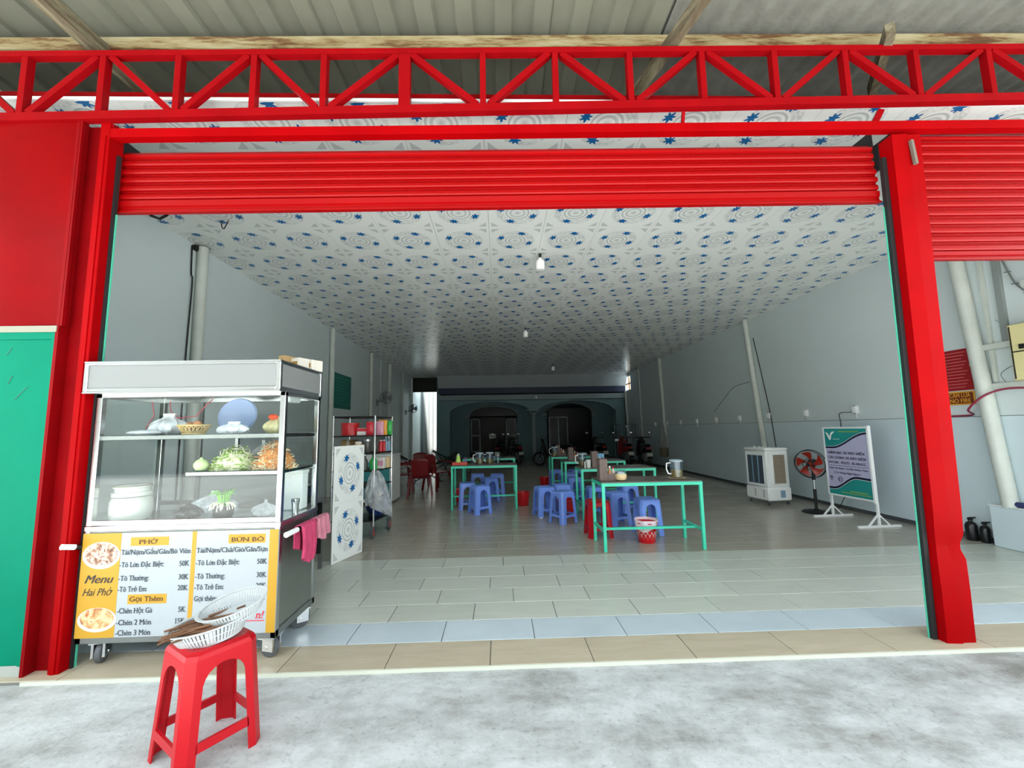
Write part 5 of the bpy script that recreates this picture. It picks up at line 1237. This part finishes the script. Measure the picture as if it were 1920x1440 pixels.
goods('snack_pouch', 'red spotted snack pouch on the top shelf', 'snack', .47, .06, 1.337, pouch(.11, .06, .18), 'pack_red')
goods('snack_pouch', 'pink snack pouch on the top shelf', 'snack', .56, .16, 1.337, pouch(.12, .06, .19), 'pack_pink')
goods('snack_pouch', 'orange snack pouch on the top shelf', 'snack', .57, .30, 1.337, pouch(.12, .06, .21), 'pack_orange')
goods('snack_pouch', 'green snack pouch on the top shelf', 'snack', .60, .43, 1.337, pouch(.14, .07, .20), 'pack_green')
goods('carton', 'brown carton at the left of the second shelf', 'carton', .12, .30, 1.107, pk(.18, .16, .17), 'carton', [('tape', MB().box(-.02, .02, -.082, -.08, 0, .17), 'carton_white')])
goods('jar', 'large dark jar with silver lid on the second shelf', 'jar', .42, .10, 1.107, jar(.055, .17), 'jar_dark', [('lid', MB().cyl((0, 0, .15), (0, 0, .18), .052, n=18), 'can_silver')])
goods('jar', 'cream jar beside the large dark jar', 'jar', .31, .08, 1.107, jar(.05, .14), 'cream_pot', [('lid', MB().cyl((0, 0, .125), (0, 0, .15), .048, n=18), 'pack_white')])
goods('bottle', 'brown bottle in the middle of the second shelf', 'bottle', .50, .20, 1.107, bottle(.03, .19), 'jar_dark', [('cap', cap(.03, .19), 'pack_orange')])
goods('drink_can', 'left red drink can on the second shelf', 'can', .55, .28, 1.107, jar(.026, .16), 'pack_red', [('lid', MB().cyl((0, 0, .15), (0, 0, .16), .024, n=14), 'can_silver')])
goods('drink_can', 'right red drink can on the second shelf', 'can', .575, .345, 1.107, jar(.026, .16), 'tin_red', [('lid', MB().cyl((0, 0, .15), (0, 0, .16), .024, n=14), 'can_silver')])
goods('bottle', 'left clear water bottle on the second shelf', 'bottle', .585, .415, 1.107, bottle(.028, .2), 'panel_blue', [('cap', cap(.028, .2), 'white_plastic')])
goods('bottle', 'right clear water bottle on the second shelf', 'bottle', .605, .485, 1.107, bottle(.028, .2), 'panel_blue', [('cap', cap(.028, .2), 'white_plastic')])
goods('bottle', 'green soft drink bottle on the third shelf', 'bottle', .50, .13, .877, bottle(.05, .2), 'bottle_green', [('cap', cap(.05, .2), 'pack_green')])
goods('bottle', 'dark brown bottle on the third shelf behind the panel', 'bottle', .40, .08, .877, bottle(.04, .2), 'jar_dark', [('cap', cap(.04, .2), 'can_silver')])
goods('detergent_pack', 'white and purple pack on the third shelf', 'pack', .56, .29, .877, pk(.10, .10, .16), 'pack_white', [('patch', MB().box(-.04, .04, -.052, -.05, .04, .11), 'pack_pink')])
goods('detergent_pack', 'plain pale pack at the right of the third shelf', 'pack', .60, .43, .877, pk(.09, .09, .15), 'cream_pot')
t = thing('bag_of_cups', 'clear plastic bag of cups hanging from the rack', 'plastic bag', (RO.x+.58, RO.y-.03, .36), rot=(0, 0, .3))
def sack(u, v):
    a = 2*PI*u; k = min(1, (1-v)*1.6)**.7; e = .35+.65*math.sin(PI*min(1, .12+v*1.0))
    x = (.03+.13*k)*math.copysign(abs(math.cos(a))**.6, math.cos(a)); y = (.02+.05*k*e)*math.sin(a)
    return (x+.05*(1-v)+.012*math.sin(7*a+9*v), y+.01*math.sin(11*a-7*v), .52*v-.55*x*(1-v)+.01*math.sin(5*a))
part('film', MB().grid(sack, 44, 16), MATS['grey_bag'], t)
cupm = MB().lathe([(.03, 0), (.042, .09), (.04, .09), (.028, .004)], 16).mesh('paper_cup', MATS['pack_white'])
for k in range(3): place(cupm, 'cup_stack', t, (.02*k-.02, -.01*k, .06+.06*k), (.4, .5, 0))
goods('cloth_bag', 'dark blue plastic bag on the bottom shelf of the rack', 'plastic bag', .50, .34, .237, bagmesh(.13, .15, .41, 33, 1.6), 'navy_film')
# cabinet behind the rack
t = thing('drinks_cabinet', 'white cabinet with teal side behind the goods rack', 'cabinet', (-2.75, 8.20, 0))
part('body', MB().box(0, .66, 0, .62, .04, .90, .01), MATS['white_cool'], t); part('side_panel', MB().box(.06, .60, -.008, .0, .10, .80), MATS['teal_cabinet'], t, 'teal front panel'); part('lid', MB().box(-.01, .67, -.01, .63, .90, .94, .01), MATS['white_cool'], t)
for x in (.04, .58): part('foot', MB().box(x, x+.04, .02, .06, 0, .04), MATS['black_metal'], t)
# hanging bulbs
def make_bulb():
    t = thing('ceiling_bulb', 'x', 'light bulb', (0, 0, 0), 0, 'unlit ceiling bulbs')
    part('socket', MB().cyl((0, 0, 0), (0, 0, -.07), .02, n=14), MATS['black_metal'], t)
    part('bulb', MB().lathe([(.02, -.06), (.026, -.085), (.055, -.105), (.058, -.12), (.058, -.21), (.05, -.225), (.01, -.23)], 24), MATS['bulb_white'], t)
    return t
BU = make_bulb(); BU.location = (.57, 5.36, H); BU['label'] = 'white bulb nearest the entrance under the ceiling'
dup(BU, (.62, 9.45, H), 0, 'second white bulb from the entrance under the ceiling'); dup(BU, (1.97, 15.0, H), 0, 'third white bulb near the house at the back')
dup(BU, (1.6, HY-.03, 2.95), 0, 'small bulb on the porch of the house')
solo('wire_loop', MB().tube(sm([(-3.05, 4.45, H), (-3.03, 4.42, 3.66), (-2.99, 4.40, 3.62), (-2.97, 4.42, 3.70), (-2.98, 4.45, H)]), .006, 6), MATS['black_metal'], 'twist of wire dangling from the ceiling at the left', 'wire')
solo('hook', MB().tube([(-3.70, 4.3, 3.72), (-3.60, 4.3, 3.68), (-3.52, 4.3, 3.73)], .014, 6), MATS['black_metal'], 'dark bracket where the left wall meets the ceiling', 'bracket')
# ================================================================ motorbikes in front of the house
def make_bike(bm):
    t = thing('motor_scooter', 'x', 'motorbike', (0, 0, 0), 0, 'parked motorbikes'); bk = MATS['bike_black']
    for y, nm in ((-.62, 'wheel'), (.62, 'wheel')):
        w_ = part(nm, MB().ring((0, y, .27), .225, .05, 'x', 28, 10), bk, t); part('rim', MB().ring((0, y, .27), .16, .018, 'x', 24, 6).cyl((-.03, y, .27), (.03, y, .27), .05, n=12), MATS['steel_dull'], w_)
    part('body', MB().grid(lambda u, v: ((.11+.06*math.sin(PI*v))*math.cos(2*PI*u)*(.6+.4*math.sin(PI*min(1, v*1.1))), -.72+.95*v, .62+.13*math.sin(2*PI*u)-.10*v), 20, 10), bm, t)
    part('seat', MB().box(-.12, .12, -.62, .10, .72, .80, .04), bk, t)
    part('floorboard', MB().box(-.13, .13, -.05, .42, .30, .36, .02), bk, t); part('engine', MB().box(-.10, .10, -.55, .0, .22, .5, .04), MATS['bike_grey'], t)
    part('leg_shield', MB().grid(lambda u, v: ((u-.5)*.42*(1-.35*v), .42+.12*v-.08*abs(u-.5)*2, .36+.55*v), 10, 8), bm, t)
    part('steering_column', MB().cyl((0, .62, .3), (0, .45, .98), .03, n=10), bk, t); part('handlebar', MB().tube([(-.34, .36, 1.0), (-.12, .45, 1.02), (.12, .45, 1.02), (.34, .36, 1.0)], .016, 8), bk, t)
    for s in (-1, 1):
        mr = part('mirror_stem', MB().tube([(s*.26, .40, 1.02), (s*.32, .38, 1.16)], .006, 6), bk, t); part('mirror', MB().ball((s*.33, .37, 1.19), .055, 14, 8, 1, .25, .7), MATS['chrome'], mr)
    part('headlight', MB().ball((0, .50, .98), .1, 16, 8, 1.2, .6, .7), bm, t); part('tail_light', MB().box(-.09, .09, -.76, -.70, .62, .70, .015), MATS['bike_red'], t, 'red tail light')
    part('mudguard', MB().bar((0, -.70, .62), (0, -.92, .34), .16, .02, (0, 0, 1)), bk, t); part('number_plate', MB().cbox((0, -.86, .46), (.19, .008, .14), (-.55, 0, 0)), MATS['plate_white'], t, 'white number plate')
    part('stand', MB().tube([(-.1, -.1, .25), (-.22, -.2, .01)], .012, 6), MATS['steel_dull'], t)
    return t
B1 = make_bike(MATS['bike_red']); B1.location = (4.72, 15.7, 0); B1.rotation_euler = (0, 0, -.06); B1['label'] = 'dark motorbike with red tail and white plate by the right wall'
B2 = make_bike(MATS['bike_black']); B2.location = (5.15, 14.9, 0); B2.rotation_euler = (0, 0, -.12); B2['label'] = 'black motorbike nearest the right wall'
dup(B2, (2.05, 15.6, 0), 1.2, 'dark motorbike standing sideways right of the porch column'); dup(B2, (.55, 17.0, 0), .3, 'dark motorbike left of the porch column'); dup(B2, (-.05, 17.2, 0), -.1, 'dark motorbike in front of the house door')
dup(B2, (3.9, 16.6, 0), .1, 'motorbike in front of the right house arch')
t = thing('floor_mirror_stand', 'thin stand with a small bright head before the right arch', 'stand', (3.78, 13.5, 0)); part('pole', MB().cyl((0, 0, .02), (0, 0, .95), .012, n=8), MATS['black_metal'], t); part('base', MB().lathe([(.14, 0), (.13, .02), (.02, .03)], 18), MATS['black_metal'], t); part('head', MB().ball((0, 0, .98), .06, 16, 8, 1.2, .6, .7), MATS['bulb_white'], t)
t = thing('metal_rack', 'dim metal shelf frame against the far right wall', 'rack', (4.9, 16.9, 0))
for x in (0, .62):
    for y in (0, .4): part('post', MB().box(x, x+.03, y, y+.03, 0, 1.55), MATS['bike_grey'], t)
for z in (.5, 1.0, 1.5): part('shelf', MB().box(0, .65, 0, .43, z, z+.03), MATS['bike_grey'], t)
for x in (-.72, 2.6): solo('porch_grille', MB().box(0, 1.0, -.02, .02, 0, .04).box(0, 1.0, -.02, .02, .5, .53).box(0, .03, -.02, .02, 0, .53).box(.97, 1.0, -.02, .02, 0, .53).box(.48, .51, -.02, .02, 0, .53), MATS['black_metal'], 'low dark railing %s the porch column' % ('left of' if x < 0 else 'right of'), 'railing', (x, HY-.2, 0))

# ================================================================ baskets and sticks on the foreground stool
SZ = -.02+.455*1.05+.001
def make_basket(name, label, loc, rot, sc_):
    t = thing(name, label, 'basket', loc, rot=rot); t.scale = (sc_, sc_, sc_); m = MATS['basket_white']
    R = lambda z: .135+.045*(z/.085)**.8 if z > 0 else .135
    sx, sy = 1.0, .68
    part('base', MB().lathe([(.01, 0), (.135, 0), (.137, .012), (.13, .012), (.01, .005)], 40, sx=sx, sy=sy), m, t)
    part('rim', MB().lathe([(R(.078), .078), (R(.085)+.012, .085), (R(.085)+.012, .091), (R(.078)-.004, .088), (R(.078), .078)], 48, sx=sx, sy=sy, cap=False), m, t)
    bars = MB(); n = 64
    for k in range(n):
        if k % 16 in (0, 1): w_ = .9
        else: w_ = .66
        for z0, z1 in ((.010, .046), (.046, .080)):
            a0, a1 = 2*PI*k/n, 2*PI*(k+w_)/n
            P = lambda a, z, d=0: ((R(z)-d)*math.cos(a)*sx, (R(z)-d)*math.sin(a)*sy, z)
            bars.add([P(a0, z0), P(a1, z0), P(a1, z1), P(a0, z1), P(a0, z0, .003), P(a1, z0, .003), P(a1, z1, .003), P(a0, z1, .003)], [(0, 1, 2, 3), (7, 6, 5, 4), (0, 4, 5, 1), (1, 5, 6, 2), (2, 6, 7, 3), (3, 7, 4, 0)])
    part('slotted_wall', bars, m, t); part('middle_band', MB().lathe([(R(.043), .043), (R(.05)+.001, .05), (R(.05)-.003, .05), (R(.043)-.003, .043), (R(.043), .043)], 48, sx=sx, sy=sy, cap=False), m, t)
    return t
make_basket('plastic_basket', 'white slotted plastic basket holding brown sticks on the red stool', (-1.332, 2.05, SZ), (math.radians(4), math.radians(-8), math.radians(22)), .88)
make_basket('plastic_basket', 'empty white slotted basket resting tilted on the lower basket', (-1.252, 2.085, SZ+.078), (math.radians(14), math.radians(-13), math.radians(22)), .76)
r = random.Random(11); stick = [MB().tube([(-.11, 0, 0), (-.04, .004*q, .003), (.04, -.003*q, .002), (.11, .002, 0)], [.004, .006, .006, .004], 6).mesh('stick', MATS['stick_brown']) for q in (1, -1, 2)]
wh = ['lowest', 'longest looking', 'blunt', 'slender', 'crooked']
bmx = T(-1.332, 2.05, SZ, math.radians(4), math.radians(-8), math.radians(22))
for k in range(24):
    a = math.radians(22)+r.gauss(0, .22); p = bmx @ Vector((-.03+r.uniform(-.035, .035), -.015+r.uniform(-.055, .055), .058+.005*(k//4)))
    o = place(stick[k % 3], 'stick', None, p, (0, -.10+r.gauss(0, .05), a)); tag(o, 'dry brown stick in the lower white basket', 'stick', 'brown sticks in the basket')
solo('leaf_scrap', MB().cbox((0, 0, .002), (.035, .012, .004)), MATS['stick_brown'], 'small brown scrap lying in the upper basket', 'scrap', (-1.217, 2.065, SZ+.12), (.2, -.2, .5))
flush_texts()
